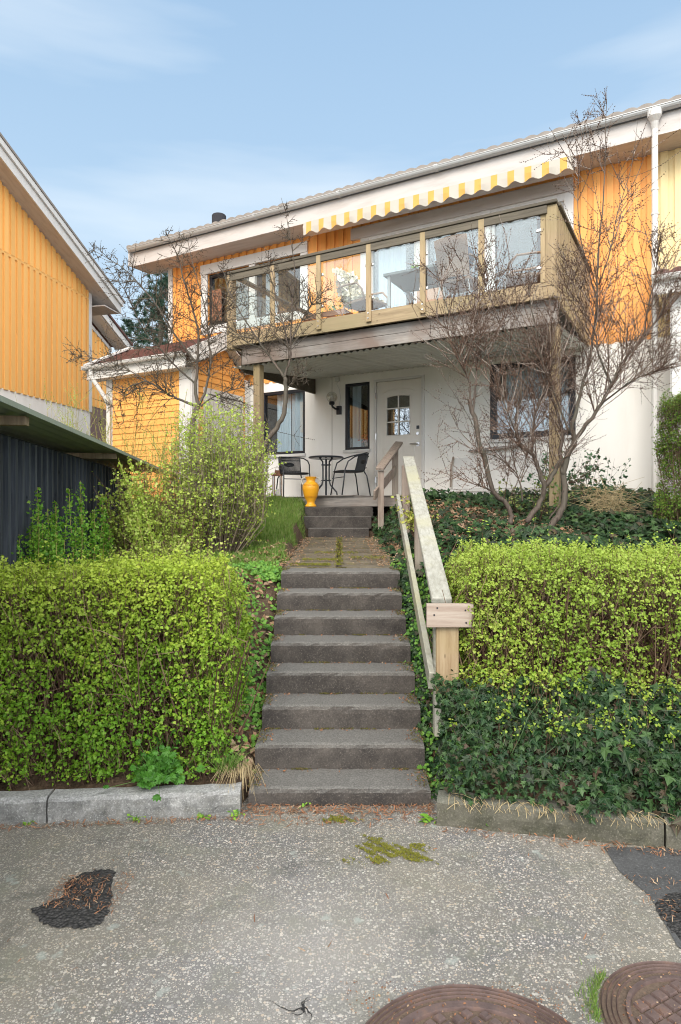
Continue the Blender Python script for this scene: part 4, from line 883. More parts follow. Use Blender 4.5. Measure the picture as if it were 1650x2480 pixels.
def crate(label, s, t_, w):
    M = at(HOUSE, s, t_, BZ); o = thing('wooden_crate', label, 'crate', M); mb = MB(M)
    for z in (0, .09): mb.box(-w / 2, w / 2, -.15, -.135, z, z + .075); mb.box(-w / 2, w / 2, .135, .15, z, z + .075)
    for z in (0, .09): mb.box(-w / 2, -w / 2 + .015, -.134, .134, z, z + .075); mb.box(w / 2 - .015, w / 2, -.134, .134, z, z + .075)
    mb.box(-w / 2 + .016, w / 2 - .016, -.134, .134, .002, .012); link('slats', mb, m_woodbrown, o)
crate('brown wooden crate on the balcony floor beneath the sheepskin chair', -4.85, 8.42, .7)

# ------------------------------------------------------------------ vegetation generators
def tubes(mb, lines, n=4):
    for pts, r in lines: mb.tube(pts, r, n, cap=False)
def fast_tubes(mb, P0, P1, P2, r0, r1):       # three point triangular twigs, vectorised
    P0, P1, P2 = map(np.asarray, (P0, P1, P2)); n = len(P0)
    if n == 0: return
    d = P2 - P0; d /= (np.linalg.norm(d, axis=1)[:, None] + 1e-9); a = np.cross(d, [.3, .5, .81]); a /= (np.linalg.norm(a, axis=1)[:, None] + 1e-9); b_ = np.cross(d, a)
    V = []
    for p, r in ((P0, r0), (P1, (r0 + r1) / 2), (P2, r1)):
        for k in range(3):
            t_ = 2 * math.pi * k / 3; V.append(p + (a * math.cos(t_) + b_ * math.sin(t_)) * np.asarray(r).reshape(-1, 1))
    V = np.stack(V, 1).reshape(-1, 3)
    f = [(0, 1, 4, 3), (1, 2, 5, 4), (2, 0, 3, 5), (3, 4, 7, 6), (4, 5, 8, 7), (5, 3, 6, 8)]
    mb.arr.append((V, f, n, 9, None))

def noise3(p, s, seed=0):
    return (np.sin(p[:, 0] * s + seed) * np.cos(p[:, 1] * s * 1.3 + seed * 2.1) + np.sin(p[:, 2] * s * 1.1 + p[:, 0] * s * .7 + seed) + np.sin((p[:, 0] + p[:, 1] - p[:, 2]) * s * 1.9 + seed * 3)) / 3
def hedge(name, label, x0, x1, y0, y1, zb, zt, ncl, lsize, leafm, seed, yofs=None, per=5, taper=.05, wild=.05, stems=500, front_bias=.55, tzfun=None, thin=None, extra=None, stray=70):
    rng = np.random.default_rng(seed); zt0 = zt
    yo = (lambda X: 0 * X) if yofs is None else yofs
    # surface samples: front, top, both ends
    A = np.array([(x1 - x0) * (zt - zb) * front_bias * 2, (x1 - x0) * (y1 - y0), (y1 - y0) * (zt - zb) * .8, (y1 - y0) * (zt - zb) * .8]); f = rng.choice(4, ncl, p=A / A.sum())
    X = rng.uniform(x0, x1, ncl); Y = rng.uniform(y0, y1, ncl); Z = zb + (zt - zb) * rng.uniform(0, 1, ncl) ** .85; dep = rng.exponential(.075, ncl) - wild * rng.random(ncl)
    nr = np.zeros((ncl, 3))
    m = f == 0; Y[m] = y0 + dep[m]; nr[m] = (0, -1, .35)
    m = f == 1; Z[m] = zt - dep[m] * .8 + .028 * rng.exponential(1, m.sum()) * (rng.random(m.sum()) < .5); nr[m] = (0, -.2, 1)
    m = f == 2; X[m] = x1 - dep[m]; nr[m] = (1, 0, .35)
    m = f == 3; X[m] = x0 + dep[m]; nr[m] = (-1, 0, .35)
    Pn = np.stack([X, Y, Z], 1); bul = noise3(Pn, 5.5, seed) * .045 + noise3(Pn, 13, seed + 4) * .02
    Pn += (nr / np.linalg.norm(nr, axis=1)[:, None]) * bul[:, None]
    h = (Pn[:, 2] - zb) / (zt - zb); edge = np.clip(h, 0, 1)
    if tzfun is not None: Pn[:, 2] += tzfun(Pn[:, 0]) * edge
    Pn[:, 1] += yo(Pn[:, 0])
    # round the upper corners
    cx = (x0 + x1) / 2; dx = np.maximum(0, np.abs(Pn[:, 0] - cx) - ((x1 - x0) / 2 - .12)); Pn[:, 2] -= np.where(h > .7, dx * .7, 0)
    keep = rng.random(ncl) < (.68 + .55 * noise3(Pn, 9, seed + 9) + .45 * noise3(Pn, 3.3, seed + 2)); keep |= (h > .85) & (rng.random(ncl) < .6)
    if thin is not None: keep &= rng.random(ncl) < thin(h)
    Pn = Pn[keep]; nr = nr[keep]; h = h[keep]
    sxx = rng.uniform(x0, x1, stray); syy = rng.uniform(y0, y1, stray); sl_ = rng.uniform(.04, .15, stray); ad_ = []      # stray shoots above the clipped top
    for a_, b_, l_ in zip(sxx, syy, sl_):
        ln = rng.normal(size=2) * .25
        for q_ in np.arange(0, 1, .016 / l_): ad_.append((a_ + ln[0] * l_ * q_, b_ + ln[1] * l_ * q_ + float(yo(np.array(a_))), zt - .03 + l_ * q_ + (float(tzfun(np.array(a_))) if tzfun else 0)))
    ad_ = np.array(ad_)
    if extra is not None: ad_ = np.concatenate([ad_, extra])
    Pn = np.concatenate([Pn, ad_]); nr = np.concatenate([nr, np.tile([0., -.3, 1.], (len(ad_), 1))]); h = np.concatenate([h, np.full(len(ad_), .5)]); n = len(Pn)
    o = thing(name, label, 'hedge', ((x0 + x1) / 2, (y0 + y1) / 2, zb))
    org = np.repeat(Pn, per, 0) + rng.normal(size=(n * per, 3)) * lsize * .75; nn_ = np.repeat(nr, per, 0) * .5 + rng.normal(size=(n * per, 3)) * .75 + np.array([0, -.15, .45])
    mb = MB(); mb.inst(LEAF3, LEAF3F, org, rand_frames(nn_, rng), rng.uniform(.4, 1.45, n * per) * lsize * np.repeat(np.where(h > .9, .85, 1), per)); link('foliage', mb, leafm, o)
    mb = MB()
    # little twigs below each leaf cluster
    L_ = rng.uniform(.06, .2, n)[:, None]; dwn = -(nr / np.linalg.norm(nr, axis=1)[:, None]) * .5 + np.array([0, 0, -1.0]) + rng.normal(size=(n, 3)) * .3; dwn /= np.linalg.norm(dwn, axis=1)[:, None]
    q = Pn + dwn * L_; fast_tubes(mb, q, (q + Pn) / 2 + rng.normal(size=(n, 3)) * .008, Pn, rng.uniform(.0014, .0028, n), .0009)
    # inner stems
    sx = rng.uniform(x0 + .03, x1 - .03, stems); sy = y0 + .14 + (y1 - y0 - .18) * rng.random(stems) ** 1.3; b0 = np.stack([sx, sy + yo(sx), np.full(stems, zb - .12)], 1); hh = rng.uniform(.55, 1.0, stems) * (zt - zb) * .97
    dr = rng.normal(size=(stems, 3)) * .07; dr[:, 2] = 0; p1 = b0 + dr + np.stack([0 * hh, 0 * hh, hh * .5], 1); p2 = p1 + dr * .8 + rng.normal(size=(stems, 3)) * .04 * np.array([1, 1, .2]) + np.stack([0 * hh, 0 * hh, hh * .5], 1)
    fast_tubes(mb, b0, p1, p2, rng.uniform(.004, .011, stems), rng.uniform(.0015, .004, stems))
    k = stems * 5; i0 = rng.integers(0, stems, k); f0 = rng.random(k)[:, None]; pa = np.where(f0 < .5, b0[i0] * (1 - 2 * f0) + p1[i0] * 2 * f0, p1[i0] * (2 - 2 * f0) + p2[i0] * (2 * f0 - 1)); dd_ = rng.normal(size=(k, 3)) * .10 + np.array([0, -.02, .14]); pc = pa + dd_
    pc[:, 2] = np.minimum(pc[:, 2], zt - .02); pc[:, 0] = np.clip(pc[:, 0], x0, x1)
    fast_tubes(mb, pa, (pa + pc) / 2 + rng.normal(size=(k, 3)) * .015, pc, rng.uniform(.002, .004, k), .0012)
    link('stems', mb, m_hstem, o); return o

hedge('hedge', 'clipped fresh green hedge on the left behind the pale granite kerb', -3.2, -.735, 4.02, 4.85, .16, 1.36, 17500, .0195, m_hleaf, 5, per=7, yofs=lambda X: .09 * (X + .58), stems=1300, wild=.06, tzfun=lambda x: .015 * np.sin(x * 4) + .03 * (x + 1.5) * .4)
_r = np.random.default_rng(44); _x = _r.uniform(.85, 3.2, 420); _c = _r.uniform(0, 1, 420) ** 2; _x = np.round(_x * 4) / 4 + _r.normal(size=420) * .07
EXT = np.stack([_x, 3.74 - .223 * (_x - .54) + .50 - .32 * _c - .04, .76 - .30 * _c + _r.normal(size=420) * .02], 1)
hedge('hedge', 'yellow green hedge on the right growing out of the dark ivy', .84, 3.4, 4.22, 5.25, .42, 1.44, 16500, .018, m_hleaf2, 6, per=7, yofs=lambda X: -.10 * (X - .6), stems=1100, wild=.07, front_bias=.5, thin=lambda h: np.clip(.22 + h * 1.3, 0, 1), extra=EXT)
# tall dense hedge at the right picture edge
hedge('tall_hedge', 'tall brown and green clipped hedge at the far right before the porch', 3.66, 5.2, 5.4, 7.6, 1.3, 3.06, 38000, .019, leafmat('box_leaves', [(.06, .15, .02), (.14, .27, .03), (.24, .38, .05), (.18, .15, .06)], .6, .2), 8, stems=600, wild=.03)

def bush(name, label, c, h, rad, nst, leafm, seed, lsize=.02, dens=60, spread=1, stemm=None, cat='bush', lean=(0, 0), botr=.25, fall=.30):
    rng = np.random.default_rng(seed); o = thing(name, label, cat, c); mb = MB(); org = []; P0 = []; P1 = []; P2 = []; r0 = []
    c = np.array(c, float)
    for i in range(nst):
        a = rng.uniform(0, 2 * math.pi); rr_ = rad * math.sqrt(rng.random()); top = c + np.array([math.cos(a) * rr_ * spread + lean[0], math.sin(a) * rr_ + lean[1], h * (1 - fall * (rr_ / rad) ** 2.6) * rng.uniform(.55, 1.03)])
        bs = c + np.array([math.cos(a), math.sin(a), 0]) * rr_ * botr; mid_ = (bs + top) / 2 + np.array([math.cos(a), math.sin(a), 0]) * rr_ * .25 + rng.normal(size=3) * .03
        P0.append(bs); P1.append(mid_); P2.append(top); r0.append(rng.uniform(.003, .009))
        for _ in range(int(dens / 6)):
            f = rng.uniform(.25, 1); b0 = (1 - f) ** 2 * bs + 2 * f * (1 - f) * mid_ + f * f * top; q = b0 + rng.normal(size=3) * np.array([.09, .09, .07]) + np.array([0, 0, .07])
            P0.append(b0); P1.append((b0 + q) / 2 + rng.normal(size=3) * .01); P2.append(q); r0.append(.0022)
            for _k in range(5):
                g = rng.uniform(.1, 1.05); org.append(b0 + (q - b0) * g + rng.normal(size=3) * .008)
    fast_tubes(mb, P0, P1, P2, np.array(r0), .001); link('stems', mb, stemm or m_hstem, o)
    org = np.array(org); n = len(org); mb = MB(); mb.inst(LEAF3, LEAF3F, org, rand_frames(rng.normal(size=(n, 3)) + np.array([0, -.3, .5]), rng), rng.uniform(.55, 1.3, n) * lsize); link('foliage', mb, leafm, o); return o
def shoot(lab, c, h, rad, n, seed, mat, lean=0):
    rng = np.random.default_rng(seed); o = thing('leafy_shoot', lab, 'shrub', c); c = np.array(c, float); mb = MB(); org = []
    for i in range(n):
        b0 = c + np.array([rng.normal() * rad, rng.normal() * rad, 0]); hh = h * (1 if i == 0 else rng.uniform(.6, .97)); pts = [b0 + np.array([lean * f ** 2 + .018 * math.sin(f * 5 + i * 2), .015 * math.sin(f * 4 + i), hh * f]) for f in np.linspace(0, 1, 9)]
        mb.tube(pts, [.006 * (1 - .8 * f) + .001 for f in np.linspace(0, 1, 9)], 4)
        for f in np.arange(.1, 1.0, .022 / hh):
            k = min(int(f * 8), 7); q = pts[k] + (pts[k + 1] - pts[k]) * (f * 8 - k)
            for _ in range(6 if f < .9 else 4): org.append(q + rng.normal(size=3) * np.array([.026, .026, .012]) * (1 if f < .92 else .5))
    link('stems', mb, m_gstem, o); org = np.array(org); k = len(org); mb = MB(); mb.inst(LEAF3, LEAF3F, org, rand_frames(rng.normal(size=(k, 3)) + np.array([0, -.4, .5]), rng), rng.uniform(.6, 1.2, k) * .028); link('foliage', mb, mat, o)
m_gstem = leafmat('olive_stems', [(.22, .19, .05), (.36, .32, .09), (.28, .22, .07)], .7, 0)
bush('flowering_bush', 'tall upright light green budding bush left of the lawn', (-1.38, 7.5, 1.20), 1.86, .60, 400, m_bleaf, 21, .025, 78, botr=.28, fall=.24, stemm=leafmat('grey_tan_stems', [(.10, .07, .05), (.24, .19, .13), (.34, .28, .20)], .8, 0))
bush('flowering_bush', 'loose pale green bush between the shed and the tall upright bush', (-1.98, 7.1, 1.05), 1.3, .6, 170, m_bleaf, 22, .028, 66, botr=.3)
bush('flowering_bush', 'low fresh green shrub behind the left hedge', (-1.55, 5.9, .9), .62, .55, 220, m_bleaf, 23, .026, 50, botr=.5)
for i, (u, vt, Y, lab) in enumerate([(60, 1262, 5.2, 'shortest leafy shoot at the left before the black shed'), (105, 1180, 5.3, 'tall bushy leafy shoot in the middle of the black shed wall'), (125, 1215, 5.4, 'bright leafy shoot beside the tallest one at the shed wall'), (172, 1185, 5.6, 'thin pale leafy shoot right of the bushy one at the shed'), (208, 1165, 5.8, 'slender leafy shoot with a high tip at the shed wall'), (240, 1240, 6.1, 'dim small leafy shoot close to the shed end'), (268, 1205, 6.2, 'rightmost leafy shoot in front of the shed end')]):
    x = (u - 825) / F * Y; zt = EYE + (1240 - vt) / F * Y; shoot(lab, (x, Y, .75), zt - .75, .09 if i == 1 else .045, 9 if i == 1 else 4, 30 + i, m_vleaf)
for i, (u, vt, Y, lab) in enumerate([(295, 1115, 6.0, 'long arching leafy shoot rising at the end of the shed roof'), (332, 1105, 6.1, 'leafy shoot with a bright tip under the roof corner')]):
    x = (u - 825) / F * Y; zt = EYE + (1240 - vt) / F * Y; shoot(lab, (x + .2, Y, .9), zt - .9, .05, 3, 50 + i, m_bleaf, -.22)
# twiggy dogwood-like stems before the outbuilding
def whips(name, label, c, h, rad, n, seed, mat, bm=None, cat='shrub'):
    rng = np.random.default_rng(seed); o = thing(name, label, cat, c); mb = MB(); c = np.array(c, float); P0 = []; P1 = []; P2 = []; r0 = []; bo = []
    for i in range(n):
        a = rng.uniform(0, 6.28); rr_ = rad * rng.uniform(.2, 1); tp_ = c + np.array([math.cos(a) * rr_, math.sin(a) * rr_ * .6, h * rng.uniform(.55, 1)]); bs = c + np.array([math.cos(a), math.sin(a), 0]) * rr_ * .15
        md = (bs + tp_) / 2 + rng.normal(size=3) * .05; P0.append(bs); P1.append(md); P2.append(tp_); r0.append(.007)
        for k in range(7):
            f = rng.uniform(.35, .9); b0 = (1 - f) ** 2 * bs + 2 * f * (1 - f) * md + f * f * tp_; q = b0 + np.array([rng.normal() * .12, rng.normal() * .12, rng.uniform(.1, .35)]); P0.append(b0); P1.append((b0 + q) / 2 + rng.normal(size=3) * .02); P2.append(q); r0.append(.0035)
            for g in np.arange(.1, 1.01, .15): bo.append(b0 + (q - b0) * g)
    fast_tubes(mb, P0, P1, P2, np.array(r0), .0012); link('stems', mb, mat, o)
    bo = np.array(bo); mb = MB(); mb.inst(BUD, BUDF, bo, rand_frames(rng.normal(size=bo.shape), rng), np.full(len(bo), .016)); link('buds', mb, bm or m_bleaf, o)
whips('bare_shrub', 'olive stemmed bare shrub in front of the orange outbuilding wall', (-3.15, 9.3, 1.6), 2.2, .62, 17, 61, m_gstem)
whips('bare_shrub', 'thin bare twiggy shrub behind the shed roof before the white wall', (-3.75, 8.9, 1.5), 2.1, .9, 26, 62, m_gstem)
whips('bare_shrub', 'olive shrub with swelling buds right beside the tall upright bush', (-2.35, 8.6, 1.5), 1.9, .40, 16, 63, m_gstem)

# bare trees
def spline(pts, k=4):
    pts = [Vector(p) for p in pts]; out_ = []
    for i in range(len(pts) - 1):
        p0, p1, p2, p3 = pts[max(i - 1, 0)], pts[i], pts[i + 1], pts[min(i + 2, len(pts) - 1)]
        for j in range(k):
            t_ = j / k; out_.append(.5 * ((2 * p1) + (p2 - p0) * t_ + (2 * p0 - 5 * p1 + 4 * p2 - p3) * t_ * t_ + (3 * p1 - p0 - 3 * p2 + p3) * t_ ** 3))
    return out_ + [pts[-1]]
def bare_tree(name, label, base, limbs, seed, twm, ntw=14, tl=(.35, .8), up=.35, budstep=.028, sub=3, weep=0, budsize=.013, rt=.0042, spread=1.0, minf=.25, tboost=1, wig=1):
    rng = np.random.default_rng(seed); o = thing(name, label, 'tree', base); mb = MB(); tw = MB(); bud = []; bn = []
    P0 = []; P1 = []; P2 = []; R0 = []; R1 = []
    def seg(a, b_, c_, ra, rb): P0.append(a); P1.append(b_); P2.append(c_); R0.append(ra); R1.append(rb)
    def twig(p, d, L_, r, lev):
        d = d / np.linalg.norm(d); nseg = max(2, int(L_ / .16)); pts = [p]; cur = p.copy(); dd_ = d.copy(); curve = rng.normal(size=3) * .16 * wig
        for i in range(nseg * 2):
            dd_ = dd_ + curve * .35 + np.array([0, 0, up * .12 - weep * .12]) + rng.normal(size=3) * .09 * wig; dd_ /= np.linalg.norm(dd_); cur = cur + dd_ * (L_ / (2 * nseg)); pts.append(cur.copy())
        for i in range(nseg):
            f0 = i / nseg; f1 = (i + 1) / nseg; seg(pts[2 * i], pts[2 * i + 1], pts[2 * i + 2], r * (1 - f0 * .75), r * (1 - f1 * .75))
        tot = len(pts) - 1
        for g in np.arange(.06, 1, budstep / L_ ):
            i = min(int(g * tot), tot - 1); f = g * tot - i; q = pts[i] * (1 - f) + pts[i + 1] * f; bud.append(q); v = rng.normal(size=3); v -= dd_ * v.dot(dd_) * .8; bn.append(v / (np.linalg.norm(v) + 1e-6) + dd_ * .5)
        if lev > 0:
            for _ in range(sub):
                g = rng.uniform(.15, .9); i = min(int(g * tot), tot - 1); v = rng.normal(size=3); v -= d * v.dot(d); v /= np.linalg.norm(v); twig(pts[i], d * .55 + v * .85 + np.array([0, 0, up * .3 - weep * .3]), L_ * rng.uniform(.3, .6), r * .6, lev - 1)
    for li, (pts, ra, rb, nt_) in enumerate(limbs):
        sp_ = spline(pts); n = len(sp_); rad = [ra + (rb - ra) * (i / (n - 1)) ** .8 for i in range(n)]
        sp_ = [p + Vector(tuple(rng.normal(size=3) * min(.006, rad[i] * .4))) if 0 < i else p for i, p in enumerate(sp_)]
        mb.tube(sp_, rad, 8)
        for _ in range(int(nt_ * ntw / 10 * tboost)):
            g = minf + (1 - minf) * rng.random() ** 1.25; i = min(int(g * (n - 1)), n - 2); d = np.array(sp_[i + 1] - sp_[i]); d /= np.linalg.norm(d); v = rng.normal(size=3); v[1] *= .7; v -= d * v.dot(d); v /= np.linalg.norm(v)
            twig(np.array(sp_[i]), d * .6 + v * spread + np.array([0, 0, up]), rng.uniform(*tl) * (1.1 - .85 * g ** 1.4), rt * rng.uniform(.7, 1.3), 2 if rng.random() < .5 else 1)
    link('trunk', mb, m_bark, o, smooth=True)
    fast_tubes(tw, P0, P1, P2, np.array(R0), np.array(R1)); link('twigs', tw, twm, o)
    bud = np.array(bud); bn = np.array(bn); y = bn / np.linalg.norm(bn, axis=1)[:, None]; a = np.cross(y, [.2, .3, .9]); a /= np.linalg.norm(a, axis=1)[:, None]
    fr = np.stack([a, y, np.cross(a, y)], -1); mb = MB(); mb.inst(BUD, BUDF, bud, fr, rng.uniform(.6, 1.2, len(bud)) * budsize); link('buds', mb, twm, o)
    print(name, len(P0), len(bud))
    return o
Y0 = 6.9
def Q(l, y0=Y0): return [P(u, v, y0 + dy) for u, v, dy in l]
limbs = [
    (Q([(1300, 1318, 0), (1345, 1262, -.02), (1368, 1215, 0), (1366, 1170, .02), (1372, 1115, .05), (1392, 1068, .05)]), .055, .042, 3),
    (Q([(1392, 1068, .05), (1420, 1030, 0), (1450, 990, -.05), (1482, 930, -.1), (1510, 880, -.15), (1560, 815, -.2), (1600, 760, -.3), (1625, 700, -.35)]), .036, .010, 22),
    (Q([(1366, 1150, .02), (1358, 1100, .1), (1362, 1050, .15), (1350, 1000, .2), (1332, 940, .2), (1330, 860, .2), (1335, 780, .25)]), .034, .010, 16),
    (Q([(1392, 1068, .05), (1385, 1030, 0), (1400, 980, 0), (1420, 900, .05), (1440, 800, .05), (1447, 700, .05), (1450, 600, 0), (1462, 480, 0), (1466, 360, 0), (1470, 228, 0)]), .036, .003, 15),
    (Q([(1445, 720, .05), (1420, 640, .1), (1405, 560, .1), (1400, 460, .15), (1412, 340, .2), (1418, 290, .2)]), .012, .003, 5),
    (Q([(1450, 690, 0), (1480, 600, -.1), (1495, 520, -.1), (1530, 400, -.15), (1545, 290, -.2)]), .012, .002, 5),
    (Q([(1275, 1265, .1), (1310, 1215, .08), (1318, 1185, .05), (1308, 1145, 0), (1290, 1105, 0), (1262, 1078, 0), (1252, 1050, 0), (1250, 1010, .05), (1262, 960, .05), (1262, 900, .1)]), .045, .016, 14),
    (Q([(1318, 1180, .05), (1345, 1140, .05), (1362, 1110, .05)]), .04, .03, 2),
    (Q([(1288, 1100, 0), (1292, 1060, .1), (1294, 1010, .1), (1312, 960, .1), (1325, 900, .15), (1300, 820, .2)]), .026, .010, 14),
    (Q([(1262, 900, .1), (1235, 830, .1), (1200, 750, .1), (1175, 690, .1), (1168, 600, 0)]), .015, .003, 10),
    (Q([(1235, 1270, .05), (1238, 1245, .05), (1222, 1215, .05), (1195, 1190, 0), (1180, 1130, 0), (1162, 1070, 0), (1148, 1010, 0), (1140, 970, 0)]), .040, .034, 5),
    (Q([(1140, 970, 0), (1138, 930, 0), (1120, 880, -.05), (1100, 800, -.05), (1075, 720, -.1), (1050, 640, -.1)]), .016, .003, 12),
    (Q([(1146, 1000, 0), (1152, 940, 0), (1155, 860, .05), (1148, 780, .1), (1130, 700, .1), (1115, 620, .1)]), .018, .003, 12),
    (Q([(1195, 1190, 0), (1170, 1180, -.05), (1158, 1172, -.1)]), .016, .010, 5),
    (Q([(1255, 1060, 0), (1230, 1000, -.1), (1205, 930, -.1), (1180, 870, -.1), (1150, 800, -.15)]), .012, .003, 9),
    (Q([(1265, 1215, .1), (1262, 1180, .1), (1245, 1140, .1), (1200, 1105, 0), (1150, 1095, -.1)]), .014, .006, 8),
    (Q([(1482, 930, -.1), (1450, 860, -.1), (1440, 800, 0), (1400, 720, .1), (1380, 650, .1)]), .018, .004, 12),
    (Q([(1560, 815, -.2), (1570, 740, -.2), (1590, 660, -.25), (1585, 600, -.3)]), .014, .003, 9),
    (Q([(1450, 985, -.05), (1520, 930, -.15), (1580, 900, -.2), (1660, 870, -.2)]), .015, .005, 12),
    (Q([(1380, 1050, .05), (1345, 960, 0), (1310, 860, -.1), (1290, 760, -.1), (1280, 690, -.1)]), .018, .004, 14),
]
bare_tree('bare_tree', 'large spiny bare tree with many twigs right of the steps in the ivy', Q([(1300, 1300, 0)])[0], [(a, b * .68, c * .7, d) for a, b, c, d in limbs], 77, m_twig, ntw=21, tl=(.5, 1.25), up=.55, sub=4, spread=.75, budsize=.015, rt=.0052, wig=.55)
Y1 = 9.0
limbsL = [
    (Q([(470, 1330, 0), (466, 1150, 0), (464, 1060, 0), (472, 1005, 0), (480, 985, 0)], Y1), .055, .045, 0),
    (Q([(480, 985, 0), (440, 970, -.05), (400, 950, -.1), (360, 925, -.15), (330, 930, -.2), (290, 950, -.2)], Y1), .026, .006, 13),
    (Q([(480, 985, 0), (474, 940, 0), (478, 880, 0), (480, 800, .05), (465, 740, .1), (445, 680, .1), (430, 620, .1), (400, 560, 0)], Y1), .032, .005, 20),
    (Q([(482, 980, 0), (500, 940, 0), (510, 880, 0), (506, 820, 0), (495, 740, -.05), (470, 650, -.1), (452, 570, -.1)], Y1), .026, .004, 16),
    (Q([(485, 985, 0), (520, 960, -.05), (560, 945, -.1), (610, 935, -.1)], Y1), .020, .004, 9),
    (Q([(478, 880, 0), (430, 820, -.05), (380, 740, -.1), (330, 680, -.1), (285, 640, -.1), (215, 600, -.1)], Y1), .022, .003, 16),
    (Q([(474, 930, 0), (420, 880, .1), (350, 800, .1), (300, 700, .15), (255, 640, .2)], Y1), .018, .003, 14),
    (Q([(505, 820, 0), (540, 740, 0), (560, 690, 0)], Y1), .014, .004, 8),
    (Q([(360, 925, -.15), (300, 890, -.2), (240, 870, -.2), (165, 855, -.2)], Y1), .012, .003, 10),
    (Q([(400, 950, -.1), (340, 940, 0), (290, 970, .05), (230, 1030, .1)], Y1), .010, .003, 7),
]
bare_tree('bare_tree', 'bare many stemmed fruit tree in front of the orange outbuilding', Q([(470, 1330, 0)], Y1)[0], [(a, b * .8, c * .8, d) for a, b, c, d in limbsL], 78, m_twigL, ntw=31, tl=(.3, .8), up=.15, sub=3, budsize=.016, rt=.0052, wig=.45)
Y2 = 8.7
limbsM = [
    (Q([(600, 1200, 0), (640, 1080, 0), (672, 1035, 0), (688, 1000, 0), (692, 950, 0), (690, 915, 0)], Y2), .045, .034, 1),
    (Q([(690, 915, 0), (665, 880, 0), (640, 845, 0), (610, 800, -.05), (575, 745, -.1), (550, 690, -.1), (540, 640, -.1)], Y2), .024, .005, 18),
    (Q([(690, 915, 0), (702, 870, 0), (705, 820, 0), (708, 740, .05), (715, 660, .1), (700, 560, .1), (690, 500, .1)], Y2), .022, .003, 20),
    (Q([(700, 870, 0), (690, 800, 0), (670, 730, .05), (660, 660, .1), (640, 600, .1)], Y2), .016, .003, 12),
    (Q([(704, 830, 0), (740, 760, 0), (770, 720, -.05), (810, 690, -.1)], Y2), .014, .003, 12),
    (Q([(640, 845, 0), (600, 830, .1), (565, 800, .1), (520, 780, .1)], Y2), .012, .003, 9),
    (Q([(692, 950, 0), (715, 915, -.05), (750, 880, -.1)], Y2), .010, .003, 5),
]
bare_tree('bare_tree', 'slender bare fruit tree with a curved trunk in front of the balcony', Q([(600, 1230, 0)], Y2)[0], [(a, b * .8, c * .8, d) for a, b, c, d in limbsM], 79, m_twigL, ntw=24, tl=(.25, .7), up=.2, sub=3, budsize=.016, rt=.005, wig=.45)

# pine behind the house
rng = np.random.default_rng(5); base = P(385, 1240, 26); o = thing('pine_tree', 'dark green pine standing behind the left end of the orange house', 'tree', (base.x, 26, 2))
mb = MB(); mb.tube([(base.x, 26, 2), (base.x, 26.1, 6), (base.x + .1, 26, 11.2)], [.28, .2, .04], 8)
cent = []
for (u, v, r) in [(390, 680, .5), (375, 720, .8), (400, 740, .8), (350, 745, .6), (395, 790, .9), (355, 800, .9), (325, 845, .7), (365, 850, 1.0), (405, 850, .9), (320, 790, .45), (335, 880, .8), (380, 905, .9), (345, 915, .6), (312, 815, .35), (420, 700, .8), (430, 800, 1.0), (430, 900, 1.)]:
    p = P(u, v, 26 + rng.normal() * .6); cent.append((p, r)); mb.tube([(base.x, 26.05, p.z - .5), tuple(p)], [.06, .02], 5)
link('trunk', mb, m_bark, o); mb = MB(); pts = []; nr = []
for p, r in cent:
    for _ in range(int(26 * r * r) + 12):
        q = rng.normal(size=3); q /= np.linalg.norm(q); tip = np.array(p) + q * r * rng.uniform(.35, 1) * np.array([1, 1, .8])
        for _k in range(42): d = q * .6 + rng.normal(size=3) * .8 + np.array([0, 0, .4]); pts.append(tip); nr.append(d)
pts = np.array(pts); nr = np.array(nr); y = nr / np.linalg.norm(nr, axis=1)[:, None]; a = np.cross(y, [.2, .9, .3]); a /= np.linalg.norm(a, axis=1)[:, None]; fr = np.stack([a, y, np.cross(a, y)], -1)
mb.inst([(-.07, 0, 0), (.07, 0, 0), (0, 1, 0)], [(0, 1, 2)], pts, fr, rng.uniform(.12, .26, len(pts))); link('crown', mb, m_pine, o)

# ------------------------------------------------------------------ ground cover
def cover(name, mb, mat): link(name, mb, mat, kind='stuff', label=None) if False else None
def scatter(n, x0, x1, y0, y1, rng, dens=None, inside=None):
    X = rng.uniform(x0, x1, n); Y = rng.uniform(y0, y1, n); k = np.ones(n, bool)
    if inside is not None: k &= inside(X, Y)
    if dens is not None: k &= rng.random(n) < dens(X, Y)
    return X[k], Y[k]
def gnorm(X, Y):
    e = .03; dx = (ground_z(X + e, Y) - ground_z(X - e, Y)) / (2 * e); dy = (ground_z(X, Y + e) - ground_z(X, Y - e)) / (2 * e)
    dx = np.clip(dx, -2, 2); dy = np.clip(dy, -2, 2); n = np.stack([-dx, -dy, np.ones_like(dx)], 1); return n / np.linalg.norm(n, axis=1)[:, None]
def stuff(name, lab, cat, mb, mat): return link(name, mb, mat, kind='stuff', label=lab, category=cat)
rng = np.random.default_rng(91)
